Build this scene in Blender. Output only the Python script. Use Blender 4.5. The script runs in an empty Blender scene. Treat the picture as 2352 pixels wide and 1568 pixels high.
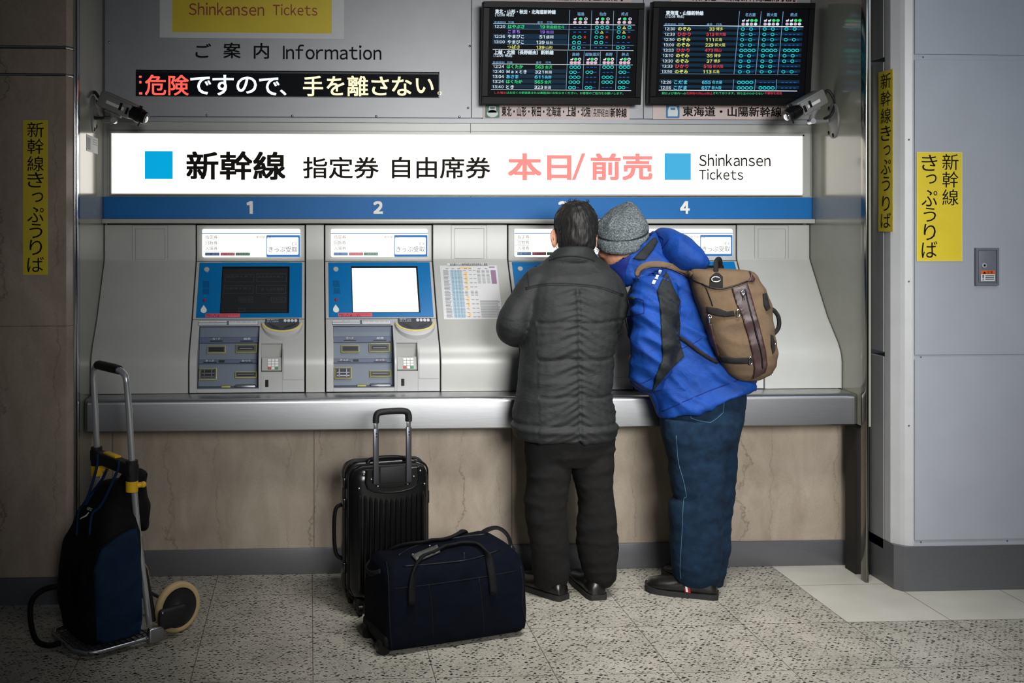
import bpy, bmesh, math, random
from mathutils import Vector, Matrix, noise
from mathutils.bvhtree import BVHTree
from mathutils.geometry import delaunay_2d_cdt
random.seed(7)
SC = bpy.context.scene
COL = SC.collection
PI = math.pi

# ---------------------------------------------------------------- camera, world, light
W_PX, H_PX, F_PX = 2352, 1568, 2400.0
YAW = 0.05
PPX, PPY = 830.0, 515.0            # principal point of the (shifted) lens
CAM = Vector((0, 0, 1.6))
cd = bpy.data.cameras.new('camera')
cam = bpy.data.objects.new('camera', cd)
COL.objects.link(cam)
cam.location = CAM
cam.rotation_euler = (PI/2, 0, -YAW)
cd.sensor_width = 36
cd.lens = 36*F_PX/W_PX
cd.shift_x = (W_PX/2-PPX)/W_PX
cd.shift_y = -(H_PX/2-PPY)/W_PX
cd.clip_start = 0.05
SC.camera = cam
SC.view_settings.view_transform = 'Standard'
SC.view_settings.look = 'None'
SC.view_settings.exposure = 0.0
SC.view_settings.gamma = 1.0
SC.view_settings.use_curve_mapping = False
w = bpy.data.worlds.new('world'); SC.world = w
w.use_nodes = True
w.node_tree.nodes['Background'].inputs[0].default_value = (0.62, 0.72, 0.9, 1)
w.node_tree.nodes['Background'].inputs[1].default_value = 0.042

def lamp(name, kind, loc, target, energy, color=(1, 1, 1), size=1.0, size_y=None, spread=None, angle=None, blend=0.5):
    ld = bpy.data.lights.new(name, kind)
    ld.energy = energy; ld.color = color
    if kind == 'AREA':
        ld.size = size
        if size_y: ld.shape = 'RECTANGLE'; ld.size_y = size_y
        if spread: ld.spread = math.radians(spread)
    if kind == 'SPOT':
        ld.spot_size = math.radians(angle); ld.spot_blend = blend; ld.shadow_soft_size = size
    o = bpy.data.objects.new(name, ld)
    COL.objects.link(o)
    o.location = loc
    o.rotation_euler = (Vector(target)-Vector(loc)).to_track_quat('-Z', 'Y').to_euler()
    return o
lamp('hall_light', 'AREA', (1.5, -1.2, 2.5), (1.42, 4.8, 1.12), 30, (1.0, 0.995, 0.975), 2.1, 1.4, spread=44)
lamp('overhead_fill', 'AREA', (1.35, 3.0, 3.4), (1.4, 4.0, 0.3), 19, (1.0, 0.98, 0.95), 1.3, 0.5, spread=64)  # added lamp out of view, spread narrowed so the middle stays brighter
lamp('overhead_fill', 'AREA', (3.3, 2.2, 3.2), (2.9, 4.4, 1.5), 5, (0.66, 0.80, 1.0), 1.2, 0.6, spread=110)  # added cool lamp, stands in for daylight from the right
lamp('overhead_fill', 'AREA', (1.5, 0.3, 3.4), (1.5, 0.4, 0.0), 80, (0.95, 0.97, 1.0), 1.6, 0.8, spread=70)  # unseen lamp added to brighten the near floor mirrored in the ledge

# ---------------------------------------------------------------- points of the place seen through the lens
FWD = Vector((math.sin(YAW), math.cos(YAW), 0)); RGT = Vector((math.cos(YAW), -math.sin(YAW), 0)); UP = Vector((0, 0, 1))
def ray(x, y): return FWD+RGT*((x-PPX)/F_PX)+UP*((PPY-y)/F_PX)
def atY(x, y, Y):
    d = ray(x, y); return CAM+d*(Y/d.y)
def atX(x, y, X):
    d = ray(x, y); return CAM+d*(X/d.x)
class Plane:
    def __init__(s, O, u, v):
        s.O = Vector(O); s.u = Vector(u).normalized(); s.v = Vector(v).normalized(); s.n = s.u.cross(s.v)
    def pix(s, x, y):
        d = ray(x, y); t = (s.O-CAM).dot(s.n)/d.dot(s.n); q = CAM+d*t-s.O
        return q.dot(s.u), q.dot(s.v)
    def pt(s, a, b, d=0.0): return s.O+s.u*a+s.v*b+s.n*d
    def box(s, x0, y0, x1, y1):
        xm, ym = (x0+x1)/2, (y0+y1)/2
        return s.pix(x0, ym)[0], s.pix(xm, y1)[1], s.pix(x1, ym)[0], s.pix(xm, y0)[1]
def wallY(Y): return Plane((0, Y, 0), (1, 0, 0), (0, 0, 1))

# ---------------------------------------------------------------- materials
def lin(c):
    out = []
    for v in c[:3]:
        v = v/255.0
        out.append(v/12.92 if v <= 0.04045 else ((v+0.055)/1.055)**2.4)
    return (*out, 1.0)
class NT:
    def __init__(s, name):
        s.m = bpy.data.materials.new(name); s.m.use_nodes = True
        s.t = s.m.node_tree; s.b = s.t.nodes['Principled BSDF']
    def n(s, typ, **kw):
        nd = s.t.nodes.new(typ)
        for k, v in kw.items(): setattr(nd, k, v)
        return nd
    def l(s, a, b): s.t.links.new(a, b)
    def coord(s, scale=(1, 1, 1), rot=(0, 0, 0)):
        g = s.n('ShaderNodeNewGeometry'); mp = s.n('ShaderNodeMapping')
        mp.inputs['Scale'].default_value = scale; mp.inputs['Rotation'].default_value = rot
        s.l(g.outputs['Position'], mp.inputs[0]); return mp.outputs[0]
    def math(s, op, a, b=None, c=None):
        nd = s.n('ShaderNodeMath', operation=op)
        for i, v in enumerate((a, b, c)):
            if v is None: continue
            if isinstance(v, (int, float)): nd.inputs[i].default_value = v
            else: s.l(v, nd.inputs[i])
        return nd.outputs[0]
    def noise(s, vec, scale, detail=3, rough=0.5, dist=0.0):
        nd = s.n('ShaderNodeTexNoise'); nd.inputs['Scale'].default_value = scale
        nd.inputs['Detail'].default_value = detail; nd.inputs['Roughness'].default_value = rough
        nd.inputs['Distortion'].default_value = dist
        s.l(vec, nd.inputs['Vector']); return nd.outputs['Fac']
    def ramp(s, fac, stops):
        r = s.n('ShaderNodeValToRGB'); e = r.color_ramp.elements
        while len(e) < len(stops): e.new(0.5)
        for k, (p, c) in enumerate(stops):
            e[k].position = p; e[k].color = c if len(c) == 4 else lin(c)
        s.l(fac, r.inputs[0]); return r.outputs[0]
    def mix(s, fac, a, b):
        nd = s.n('ShaderNodeMix', data_type='RGBA')
        if isinstance(fac, (int, float)): nd.inputs[0].default_value = fac
        else: s.l(fac, nd.inputs[0])
        for i, v in ((6, a), (7, b)):
            if isinstance(v, tuple): nd.inputs[i].default_value = v
            else: s.l(v, nd.inputs[i])
        return nd.outputs[2]
    def bump(s, h, strength=0.3, dist=0.002):
        nd = s.n('ShaderNodeBump'); nd.inputs['Strength'].default_value = strength; nd.inputs['Distance'].default_value = dist
        s.l(h, nd.inputs['Height']); s.l(nd.outputs[0], s.b.inputs['Normal'])
    def set(s, color=None, rough=None, metal=None, spec=None, coat=None):
        if color is not None:
            if isinstance(color, tuple): s.b.inputs['Base Color'].default_value = color
            else: s.l(color, s.b.inputs['Base Color'])
        if rough is not None: s.b.inputs['Roughness'].default_value = rough
        if metal is not None: s.b.inputs['Metallic'].default_value = metal
        if spec is not None: s.b.inputs['Specular IOR Level'].default_value = spec
        if coat is not None:
            s.b.inputs['Coat Weight'].default_value = coat; s.b.inputs['Coat Roughness'].default_value = 0.08
        return s
def plain(name, rgb, rough=0.5, metal=0.0, spec=None, coat=None, var=0.06, vscale=9.0, bump=0.0, bscale=300, grain=(1, 1, 1)):
    t = NT(name); c = lin(rgb)
    v = t.noise(t.coord(grain), vscale, 4, 0.6)
    lo = tuple(k*(1-var) for k in c[:3])+(1,); hi = tuple(min(1, k*(1+var)) for k in c[:3])+(1,)
    t.set(t.ramp(v, [(0.3, lo), (0.7, hi)]), rough, metal, spec, coat)
    if bump: t.bump(t.noise(t.coord(grain), bscale, 2), bump, 0.001)
    return t.m
def glow(name, rgb, strength=1.0, base=None):
    t = NT(name); c = lin(rgb)
    t.set(lin(base or (6, 6, 6)), 0.5, spec=0.05)
    t.b.inputs['Emission Color'].default_value = c; t.b.inputs['Emission Strength'].default_value = strength
    return t.m
M = {}
M['cream'] = plain('cream_panel', (170, 171, 167), 0.33, spec=0.45, var=0.03, bump=0.02)
M['side'] = plain('cream_side_panel', (150, 150, 138), 0.16, spec=0.7, coat=0.4, var=0.04)
M['machine'] = plain('machine_grey', (174, 175, 174), 0.36, var=0.02, bump=0.03)
M['header'] = plain('header_grey', (160, 160, 158), 0.4, var=0.03)
M['infogrey'] = plain('information_panel_grey', (146, 148, 152), 0.42, metal=0.15, var=0.04)
M['wallgrey'] = plain('grey_steel_panel', (160, 164, 172), 0.42, var=0.05, vscale=3)
M['postgrey'] = plain('pale_post', (182, 183, 184), 0.38, var=0.04)
M['sidegrey'] = plain('grey_side_panel', (128, 130, 132), 0.38, var=0.05)
M['blue'] = plain('blue_enamel', (0, 108, 172), 0.3, var=0.02)
M['band'] = plain('blue_band_enamel', (0, 100, 168), 0.5, spec=0.25, var=0.03)
M['white'] = plain('white_print', (226, 226, 224), 0.5, var=0.02)
M['paper'] = plain('white_paper', (205, 206, 208), 0.55, var=0.02)
M['black'] = plain('black_plastic', (12, 12, 13), 0.4, var=0.1, spec=0.25)
M['boxgrey'] = plain('grey_painted_box', (104, 106, 116), 0.45)
M['silver'] = plain('silver_button', (196, 198, 200), 0.25, metal=0.3)
M['ink'] = plain('black_print', (20, 19, 18), 0.6, var=0.05, spec=0.08)
M['gap'] = plain('dark_gap', (26, 24, 20), 0.7)
M['yellow'] = plain('yellow_paper', (216, 192, 36), 0.55, var=0.05, vscale=5)
M['yborder'] = plain('yellow_paper_edge', (214, 200, 110), 0.55)
M['redink'] = plain('red_brown_print', (150, 45, 30), 0.55)
M['slate'] = plain('slate_recess', (92, 104, 122), 0.45, var=0.05)
M['slateband'] = plain('slate_label_band', (62, 76, 104), 0.45)
M['slatedark'] = plain('dark_slate', (60, 64, 70), 0.5)
M['lime'] = plain('yellow_green_rim', (190, 184, 90), 0.45)
M['arc'] = plain('yellow_arc', (236, 206, 70), 0.4)
M['chrome'] = plain('chrome', (200, 202, 206), 0.14, metal=1.0, var=0.03)
M['darkchrome'] = plain('dark_polished_steel', (84, 82, 78), 0.25, metal=0.5, var=0.05)
M['edgesteel'] = plain('edge_steel', (120, 118, 112), 0.16, metal=1.0, var=0.04)
M['alu'] = plain('aluminium', (170, 172, 176), 0.3, metal=1.0, var=0.04)
M['gunmetal'] = plain('gunmetal_tube', (96, 97, 104), 0.34, metal=0.8)
M['rubber'] = plain('black_rubber', (16, 16, 17), 0.65)
M['red'] = plain('red_button', (150, 20, 25), 0.3)
M['green'] = plain('green_key', (40, 140, 90), 0.5)
M['keyred'] = plain('red_key', (190, 60, 55), 0.5)
M['pinkprint'] = plain('pink_sticker', (222, 88, 98), 0.5)
M['pinkplate'] = plain('pale_pink_plate', (190, 172, 168), 0.5)
M['iconG'] = plain('green_icon', (48, 96, 72), 0.5)
M['iconB'] = plain('blue_icon', (20, 104, 150), 0.5)
M['iconW'] = plain('pale_icon', (196, 206, 206), 0.5)
M['orange'] = plain('orange_sticker', (214, 96, 40), 0.5)
M['lightblue'] = plain('light_blue_print', (160, 188, 205), 0.55)
M['tan'] = plain('tan_print', (222, 186, 120), 0.55)
M['purple'] = plain('purple_print', (150, 110, 150), 0.55)
M['greyprint'] = plain('grey_print', (120, 122, 128), 0.55)
M['camgrey'] = plain('camera_grey', (120, 120, 118), 0.45)
M['skin'] = plain('skin', (196, 140, 112), 0.5, var=0.12, vscale=40)
M['eye'] = plain('eye_white', (225, 222, 215), 0.2)
M['screen_off'] = plain('dark_screen_glass', (42, 44, 46), 0.12)
M['monitor'] = plain('black_monitor_frame', (7, 7, 9), 0.4, spec=0.12)
M['sign'] = glow('lit_sign_face', (255, 250, 238), 1.75)
M['hdr'] = glow('lit_header_face', (255, 254, 248), 1.35)
M['hdrblue'] = glow('lit_header_blue', (60, 128, 200), 0.9)
M['screen_on'] = glow('lit_white_screen', (245, 250, 255), 1.8)
M['screen_bg'] = glow('monitor_black', (3, 5, 8), 1.0, base=(4, 5, 7))
M['row'] = glow('monitor_row_blue', (14, 42, 62), 1.0, base=(4, 5, 7))
M['e_white'] = glow('lit_white_text', (215, 232, 242), 1.0)
M['e_blueline'] = glow('lit_pale_blue_line', (120, 165, 205), 1.0)
M['e_cyan'] = glow('lit_cyan', (28, 215, 215), 1.0)
M['e_sky'] = glow('lit_sky_text', (90, 205, 240), 1.0)
M['e_green'] = glow('lit_green_text', (60, 225, 130), 1.0)
M['e_purple'] = glow('lit_purple_text', (150, 115, 235), 1.0)
M['e_yellow'] = glow('lit_yellow_text', (225, 228, 110), 1.0)
M['e_red'] = glow('lit_red_text', (232, 62, 78), 1.0)
M['e_blue'] = glow('lit_blue_text', (28, 105, 215), 1.0)
M['e_pink'] = glow('lit_pale_pink', (230, 190, 210), 0.9)
M['led_red'] = glow('led_red', (255, 92, 80), 1.25)
M['led_white'] = glow('led_white', (226, 238, 255), 1.4)
M['led_warm'] = glow('led_warm', (255, 238, 188), 1.4)
M['sq'] = glow('lit_blue_square', (0, 166, 220), 1.0)
M['sq2'] = glow('lit_pale_blue_square', (70, 178, 226), 1.0)
M['pinksign'] = glow('lit_pink_print', (255, 152, 146), 1.0)
M['signink'] = plain('sign_black_print', (24, 22, 18), 0.6, spec=0.08)
M['carttube'] = plain('bright_cart_tube', (196, 198, 202), 0.24, metal=0.6, var=0.03)

def marble(name, a, b, vein, vs=1.0, seam=None, rough=0.3):
    t = NT(name)
    c = t.coord((1, 1, 0.45))
    n1 = t.noise(c, 6*vs, 6, 0.62, 0.6)
    base = t.ramp(n1, [(0.3, a), (0.7, b)])
    n3 = t.noise(t.coord(), 110, 2, 0.6)
    base = t.mix(t.math('MULTIPLY', n3, 0.28), base, lin(vein))
    col = base
    gm = t.n('ShaderNodeNewGeometry'); sm = t.n('ShaderNodeSeparateXYZ'); t.l(gm.outputs['Position'], sm.inputs[0])
    for fq, amt, wd, off in ((1.5, 0.62, 0.011, 0.2), (3.1, 0.4, 0.011, 0.55)):      # long wandering fissures
        wob = t.noise(t.coord((1, 1, 1), (0, off, 0)), 5.0*vs, 8, 0.68)
        f = t.math('FRACT', t.math('ADD', t.math('MULTIPLY', sm.outputs[0], fq), t.math('ADD', t.math('MULTIPLY', wob, 0.5), off+20)))
        vm = t.ramp(t.math('ABSOLUTE', t.math('SUBTRACT', f, 0.5)), [(0.0, (255, 255, 255)), (wd, (0, 0, 0))])
        gate = t.ramp(t.noise(t.coord(), 3.3, 2), [(0.34, (0, 0, 0)), (0.54, (255, 255, 255))])
        col = t.mix(t.math('MULTIPLY', t.math('MULTIPLY', vm, gate), amt), col, lin(vein))
    stain = t.ramp(t.noise(t.coord((1, 1, 0.5)), 9, 5, 0.7), [(0.55, (0, 0, 0)), (0.75, (255, 255, 255))])
    col = t.mix(t.math('MULTIPLY', stain, 0.22), col, lin(vein))
    if seam:
        g = t.n('ShaderNodeNewGeometry'); sp = t.n('ShaderNodeSeparateXYZ'); t.l(g.outputs['Position'], sp.inputs[0])
        f = t.math('FRACT', t.math('DIVIDE', t.math('ADD', sp.outputs[0], seam[1]), seam[0]))
        s = t.math('LESS_THAN', f, 0.006)
        col = t.mix(t.math('MULTIPLY', s, 0.6), col, lin((70, 62, 52)))
    t.set(col, rough, spec=0.5)
    return t.m
M['marble'] = marble('beige_marble', (146, 134, 119), (176, 164, 149), (88, 70, 56), 1.0, (0.915, -0.02+0.915))
M['marble2'] = marble('brown_marble_pillar', (158, 142, 128), (190, 174, 158), (88, 68, 56), 0.8, rough=0.16)

def steel(name, rgb, rough, stretch=(1, 1, 60), metal=1.0):
    t = NT(name)
    n = t.noise(t.coord(stretch), 14, 3)
    c = lin(rgb)
    t.set(t.ramp(n, [(0.3, tuple(k*0.9 for k in c[:3])+(1,)), (0.7, tuple(min(1, k*1.08) for k in c[:3])+(1,))]), rough, metal)
    t.bump(n, 0.05, 0.001)
    return t.m
M['steel'] = steel('brushed_steel', (176, 177, 180), 0.35)
M['steelbase'] = steel('brushed_steel_skirting', (108, 109, 113), 0.4, metal=0.5)

def terrazzo():
    t = NT('terrazzo_floor')
    g = t.n('ShaderNodeNewGeometry'); sp = t.n('ShaderNodeSeparateXYZ'); t.l(g.outputs['Position'], sp.inputs[0])
    X, Y = sp.outputs[0], sp.outputs[1]
    n1 = t.noise(t.coord(), 5, 4)
    base = t.ramp(n1, [(0.3, (144, 142, 131)), (0.7, (168, 165, 154))])
    fine = t.noise(t.coord(), 170, 2, 0.6)
    base = t.mix(t.math('MULTIPLY', fine, 0.25), base, lin((120, 112, 100)))
    def flecks(scale, rot, stretch, lo, thr):
        wob = t.n('ShaderNodeTexNoise'); wob.inputs['Scale'].default_value = 60; wob.inputs['Detail'].default_value = 1
        va = t.n('ShaderNodeVectorMath', operation='MULTIPLY_ADD')
        t.l(wob.outputs['Color'], va.inputs[0]); va.inputs[1].default_value = (0.012, 0.012, 0.0)
        gg = t.n('ShaderNodeNewGeometry'); t.l(gg.outputs['Position'], wob.inputs['Vector']); t.l(gg.outputs['Position'], va.inputs[2])
        mp = t.n('ShaderNodeMapping'); mp.inputs['Scale'].default_value = stretch; mp.inputs['Rotation'].default_value = (0, 0, rot)
        t.l(va.outputs[0], mp.inputs[0])
        vo = t.n('ShaderNodeTexVoronoi', voronoi_dimensions='2D'); vo.inputs['Scale'].default_value = scale
        t.l(mp.outputs[0], vo.inputs['Vector'])
        sc = t.n('ShaderNodeSeparateColor'); t.l(vo.outputs['Color'], sc.inputs[0])
        r = t.math('MULTIPLY', t.math('SUBTRACT', sc.outputs[0], lo), thr)
        return t.math('LESS_THAN', vo.outputs['Distance'], r)
    f1 = flecks(72, 0.35, (0.72, 1.4, 1), 0.42, 0.72)
    f2 = flecks(95, -0.3, (0.8, 1.3, 1), 0.55, 0.75)
    f3 = flecks(80, 1.1, (0.8, 1.2, 1), 0.5, 0.6)
    spk = t.mix(f3, base, lin((176, 173, 163)))
    spk = t.mix(f2, spk, lin((66, 61, 52)))
    spk = t.mix(f1, spk, lin((38, 36, 30)))
    pale = t.ramp(t.noise(t.coord(), 4, 4), [(0.3, (172, 170, 160)), (0.7, (190, 188, 178))])
    pale = t.mix(t.math('MULTIPLY', t.noise(t.coord(), 200, 2), 0.12), pale, lin((120, 115, 105)))
    inx = t.math('GREATER_THAN', X, 2.162); iny = t.math('GREATER_THAN', Y, 4.10)
    col = t.mix(t.math('MULTIPLY', inx, iny), spk, pale)
    def line(v, off):
        f = t.math('FRACT', t.math('DIVIDE', t.math('ADD', v, 43.0*0.4296-off), 0.4296))
        return t.math('LESS_THAN', f, 0.009)
    gl = t.math('MAXIMUM', line(X, 0.012), line(Y, 4.098-0.4296*9))
    col = t.mix(t.math('MULTIPLY', gl, 0.7), col, lin((58, 52, 44)))
    t.set(col, 0.38, spec=0.35)
    return t.m
M['floor'] = terrazzo()

def cloth(name, rgb, rough=0.8, weave=420, var=0.2, wr=0.0, wscale=(1, 1, 1), wsz=14, sheen=0.0, hi=None, spec=0.2):
    t = NT(name); c = lin(rgb)
    n = t.noise(t.coord(), 22, 5, 0.65)
    h2 = hi and lin(hi) or tuple(min(1, k*(1+var)) for k in c[:3])+(1,)
    t.set(t.ramp(n, [(0.3, tuple(k*(1-var) for k in c[:3])+(1,)), (0.72, h2)]), rough, spec=spec)
    f = t.noise(t.coord(), weave, 2, 0.6)
    if wr:
        ww = t.noise(t.coord(wscale), wsz, 4, 0.55, 0.8)
        f = t.math('ADD', t.math('MULTIPLY', f, 0.12), t.math('MULTIPLY', ww, wr))
        t.bump(f, 0.9, 0.01)
    else:
        t.bump(f, 0.35, 0.0015)
    if sheen: t.b.inputs['Sheen Weight'].default_value = sheen
    return t.m
M['darkjacket'] = cloth('charcoal_quilted_jacket', (36, 38, 38), 0.6, wr=0.55, wscale=(0.7, 1, 1.5), wsz=16, spec=0.25)
M['seam'] = cloth('charcoal_seam', (28, 29, 29), 0.7)
M['blacktrouser'] = cloth('black_trousers', (22, 21, 21), 0.9, wr=0.5, wscale=(1, 1, 0.8), wsz=10)
M['bluejacket'] = cloth('blue_jacket', (2, 56, 132), 0.7, wr=0.8, wscale=(0.8, 1, 1.2), wsz=13, spec=0.3)
M['navyinner'] = cloth('navy_collar_lining', (14, 30, 96), 0.7)
M['jacketblack'] = cloth('black_sleeve_panel', (30, 33, 36), 0.65, wr=0.4, wsz=13)
M['denim'] = cloth('blue_denim', (11, 28, 46), 0.9, var=0.2, wr=0.55, wscale=(1, 1, 0.6), wsz=11, hi=(18, 42, 64))
M['stitch'] = cloth('pale_denim_stitch', (62, 92, 116), 0.8)
def knit():
    t = NT('grey_knit')
    n = t.noise(t.coord((1, 1, 1.6)), 150, 3, 0.7)
    t.set(t.ramp(n, [(0.32, (44, 50, 54)), (0.5, (88, 95, 98)), (0.68, (140, 146, 148))]), 0.95, spec=0.1)
    t.bump(t.noise(t.coord((1, 1, 1.6)), 150, 2), 0.5, 0.004)
    return t.m
M['knit'] = knit()
M['leather'] = plain('black_leather', (16, 15, 15), 0.3, var=0.2, bump=0.15, bscale=150)
M['sole'] = plain('black_sole', (20, 20, 21), 0.7)
M['packbrown'] = cloth('brown_canvas', (100, 83, 65), 0.9, weave=300, var=0.14, wr=0.25, wsz=16)
M['packdark'] = plain('dark_maroon_leather', (52, 32, 32), 0.45, var=0.25, vscale=30)
M['webbing'] = cloth('black_webbing', (30, 28, 28), 0.8)
M['hair'] = plain('black_hair', (20, 18, 18), 0.58, var=0.45, vscale=30, bump=0.5, bscale=160, grain=(1, 1, 0.25))
M['reflect'] = plain('reflective_tape', (196, 202, 212), 0.4)
M['shell'] = plain('black_glossy_shell', (15, 15, 16), 0.24, var=0.1)
M['navybag'] = cloth('navy_nylon', (6, 10, 20), 0.8, spec=0.08, wr=0.45, wsz=8, var=0.25)
M['navybag2'] = cloth('blue_nylon', (10, 36, 62), 0.7, wr=0.45, wsz=8, var=0.25)
M['blackbag'] = cloth('black_nylon', (9, 9, 12), 0.7, wr=0.4, wsz=9)
M['cordblue'] = cloth('blue_bungee', (14, 40, 72), 0.7)
M['yplastic'] = plain('yellow_plastic', (236, 186, 24), 0.4, var=0.04)
M['tyre'] = plain('tan_tyre', (184, 160, 116), 0.65)
M['tag'] = plain('grey_leather_tag', (62, 62, 60), 0.5, var=0.25, vscale=40)

# ---------------------------------------------------------------- objects
ORG = {}
def tag(o, label, cat, group=None):
    o['label'] = label; o['category'] = cat
    if group: o['group'] = group
    return o
def thing(name, base, label, cat, group=None):
    o = bpy.data.objects.new(name, None); COL.objects.link(o)
    o.empty_display_size = 0.1; o.location = base; ORG[o] = Vector(base)
    return tag(o, label, cat, group)
def obj(name, bm, mat, parent=None, smooth=35, base=None, normals=True):
    me = bpy.data.meshes.new(name)
    if normals: bmesh.ops.recalc_face_normals(bm, faces=bm.faces)
    bm.to_mesh(me); bm.free()
    me.materials.append(M[mat] if isinstance(mat, str) else mat)
    o = bpy.data.objects.new(name, me); COL.objects.link(o)
    org = ORG[parent] if parent else Vector(base or (0, 0, 0))
    me.transform(Matrix.Translation(-org))
    if parent: o.parent = parent
    else: o.location = org
    ORG[o] = org
    if smooth:
        me.shade_smooth()
        if smooth < 180: me.set_sharp_from_angle(angle=math.radians(smooth))
    return o
def struct(name, bm, mat, parent=None, smooth=35):
    o = obj(name, bm, mat, parent, smooth)
    if not parent: o['kind'] = 'structure'
    return o
def dup(root, loc, label, group=None):
    def rec(o, par):
        c = o.copy(); COL.objects.link(c)
        if par: c.parent = par
        for ch in o.children: rec(ch, c)
        return c
    r = rec(root, None); r.location = loc; r['label'] = label
    if group: r['group'] = group
    d = Vector(loc)-root.location
    def org(o, s):
        ORG[o] = ORG[s]+d
        for a, b in zip(o.children, s.children): org(a, b)
    org(r, root)
    return r

# ---------------------------------------------------------------- shapes
def B(): return bmesh.new()
def hexa(bm, p, bevel=0.0, seg=2):
    """eight points: bottom loop then top loop"""
    v = [bm.verts.new(q) for q in p]
    fs = [bm.faces.new([v[i] for i in f]) for f in ((3, 2, 1, 0), (4, 5, 6, 7), (0, 1, 5, 4), (1, 2, 6, 5), (2, 3, 7, 6), (3, 0, 4, 7))]
    if bevel:
        es = list({e for f in fs for e in f.edges})
        bmesh.ops.bevel(bm, geom=es, offset=bevel, segments=seg, profile=0.5, affect='EDGES')
    return bm
def cube(bm, x0, x1, y0, y1, z0, z1, bevel=0.0, seg=2, mat=None):
    p = [Vector(q) for q in ((x0, y0, z0), (x1, y0, z0), (x1, y1, z0), (x0, y1, z0), (x0, y0, z1), (x1, y0, z1), (x1, y1, z1), (x0, y1, z1))]
    if mat: p = [mat @ q for q in p]
    return hexa(bm, p, bevel, seg)
def pbox(bm, pl, x0, y0, x1, y1, d0, d1, bevel=0.0, seg=2):
    a0, b0, a1, b1 = pl.box(x0, y0, x1, y1)
    return abox(bm, pl, a0, b0, a1, b1, d0, d1, bevel, seg)
def abox(bm, pl, a0, b0, a1, b1, d0, d1, bevel=0.0, seg=2):
    q = [pl.pt(a0, b0, d0), pl.pt(a1, b0, d0), pl.pt(a1, b1, d0), pl.pt(a0, b1, d0), pl.pt(a0, b0, d1), pl.pt(a1, b0, d1), pl.pt(a1, b1, d1), pl.pt(a0, b1, d1)]
    return hexa(bm, q, bevel, seg)
def pframe(bm, pl, x0, y0, x1, y1, wpx, d0, d1):
    pbox(bm, pl, x0, y0, x1, y0+wpx, d0, d1); pbox(bm, pl, x0, y1-wpx, x1, y1, d0, d1)
    pbox(bm, pl, x0, y0+wpx, x0+wpx, y1-wpx, d0, d1); pbox(bm, pl, x1-wpx, y0+wpx, x1, y1-wpx, d0, d1)
def ppoly(bm, pl, pts, d0, d1):
    """a prism on a plane from an outline"""
    loc = [pl.pix(*p) for p in pts]
    return apoly(bm, pl, loc, d0, d1)
def apoly(bm, pl, loc, d0, d1):
    v0 = [bm.verts.new(pl.pt(a, b, d0)) for a, b in loc]; v1 = [bm.verts.new(pl.pt(a, b, d1)) for a, b in loc]
    n = len(loc)
    bm.faces.new(v1); bm.faces.new(v0[::-1])
    for i in range(n): bm.faces.new((v0[i], v0[(i+1) % n], v1[(i+1) % n], v1[i]))
    return bm
def rrect(x0, y0, x1, y1, r, n=5):
    out = []
    for cx, cy, a in ((x1-r, y1-r, 0), (x0+r, y1-r, 90), (x0+r, y0+r, 180), (x1-r, y0+r, 270)):
        for k in range(n+1):
            t = math.radians(a+90*k/n); out.append((cx+r*math.cos(t), cy+r*math.sin(t)))
    return out
def circ(cx, cy, r, n=20, ry=None): return [(cx+r*math.cos(2*PI*k/n), cy+(ry or r)*math.sin(2*PI*k/n)) for k in range(n)]
def pring(bm, pl, cx, cy, r, w, d, n=14, ry=None):
    ry = ry or r
    o = [bm.verts.new(pl.pt(*pl.pix(*p), d)) for p in circ(cx, cy, r, n, ry)]
    i = [bm.verts.new(pl.pt(*pl.pix(*p), d)) for p in circ(cx, cy, r-w, n, ry-w)]
    for k in range(n): bm.faces.new((o[k], o[(k+1) % n], i[(k+1) % n], i[k]))
def frames(pts, closed=False):
    """parallel transport frames"""
    n = len(pts); T = []
    for i in range(n):
        a = pts[i-1] if (i or closed) else pts[i]; b = pts[(i+1) % n] if (i < n-1 or closed) else pts[i]
        T.append((b-a).normalized())
    ref = Vector((0, 0, 1)) if abs(T[0].z) < 0.9 else Vector((1, 0, 0))
    N = (ref-T[0]*ref.dot(T[0])).normalized(); out = []
    for t in T:
        N = (N-t*N.dot(t)).normalized(); out.append((N, t.cross(N)))
    return out
def tube(bm, pts, r, seg=10, closed=False, flat=1.0, ref=None):
    pts = [Vector(p) for p in pts]; n = len(pts)
    rs = r if isinstance(r, (list, tuple)) else [r]*n
    fr = frames(pts, closed)
    if ref:
        ref = Vector(ref); fr2 = []
        for i, (a, b) in enumerate(fr):
            t = a.cross(b); q = (ref-t*ref.dot(t)).normalized(); fr2.append((q, t.cross(q)))
        fr = fr2
    rings = []
    for p, rr, (a, b) in zip(pts, rs, fr):
        rings.append([bm.verts.new(p+a*(rr*flat*math.cos(2*PI*k/seg))+b*(rr*math.sin(2*PI*k/seg))) for k in range(seg)])
    m = n if closed else n-1
    for i in range(m):
        A, C = rings[i], rings[(i+1) % n]
        for k in range(seg): bm.faces.new((A[k], A[(k+1) % seg], C[(k+1) % seg], C[k]))
    if not closed: bm.faces.new(rings[0][::-1]); bm.faces.new(rings[-1])
    return bm
def curve_pts(pts, n=8):
    """Catmull-Rom through the points"""
    P = [Vector(p) for p in pts]; P = [P[0]*2-P[1]]+P+[P[-1]*2-P[-2]]; out = []
    for i in range(1, len(P)-2):
        for k in range(n):
            t = k/n; a, b, c, d = P[i-1], P[i], P[i+1], P[i+2]
            out.append(0.5*((2*b)+(c-a)*t+(2*a-5*b+4*c-d)*t*t+(3*b-a-3*c+d)*t**3))
    out.append(P[-2]); return out
def lerp_list(r, n, m):
    out = []
    for i in range(m):
        t = i*(n-1)/(m-1); k = min(int(t), n-2); out.append(r[k]+(r[k+1]-r[k])*(t-k))
    return out
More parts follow.
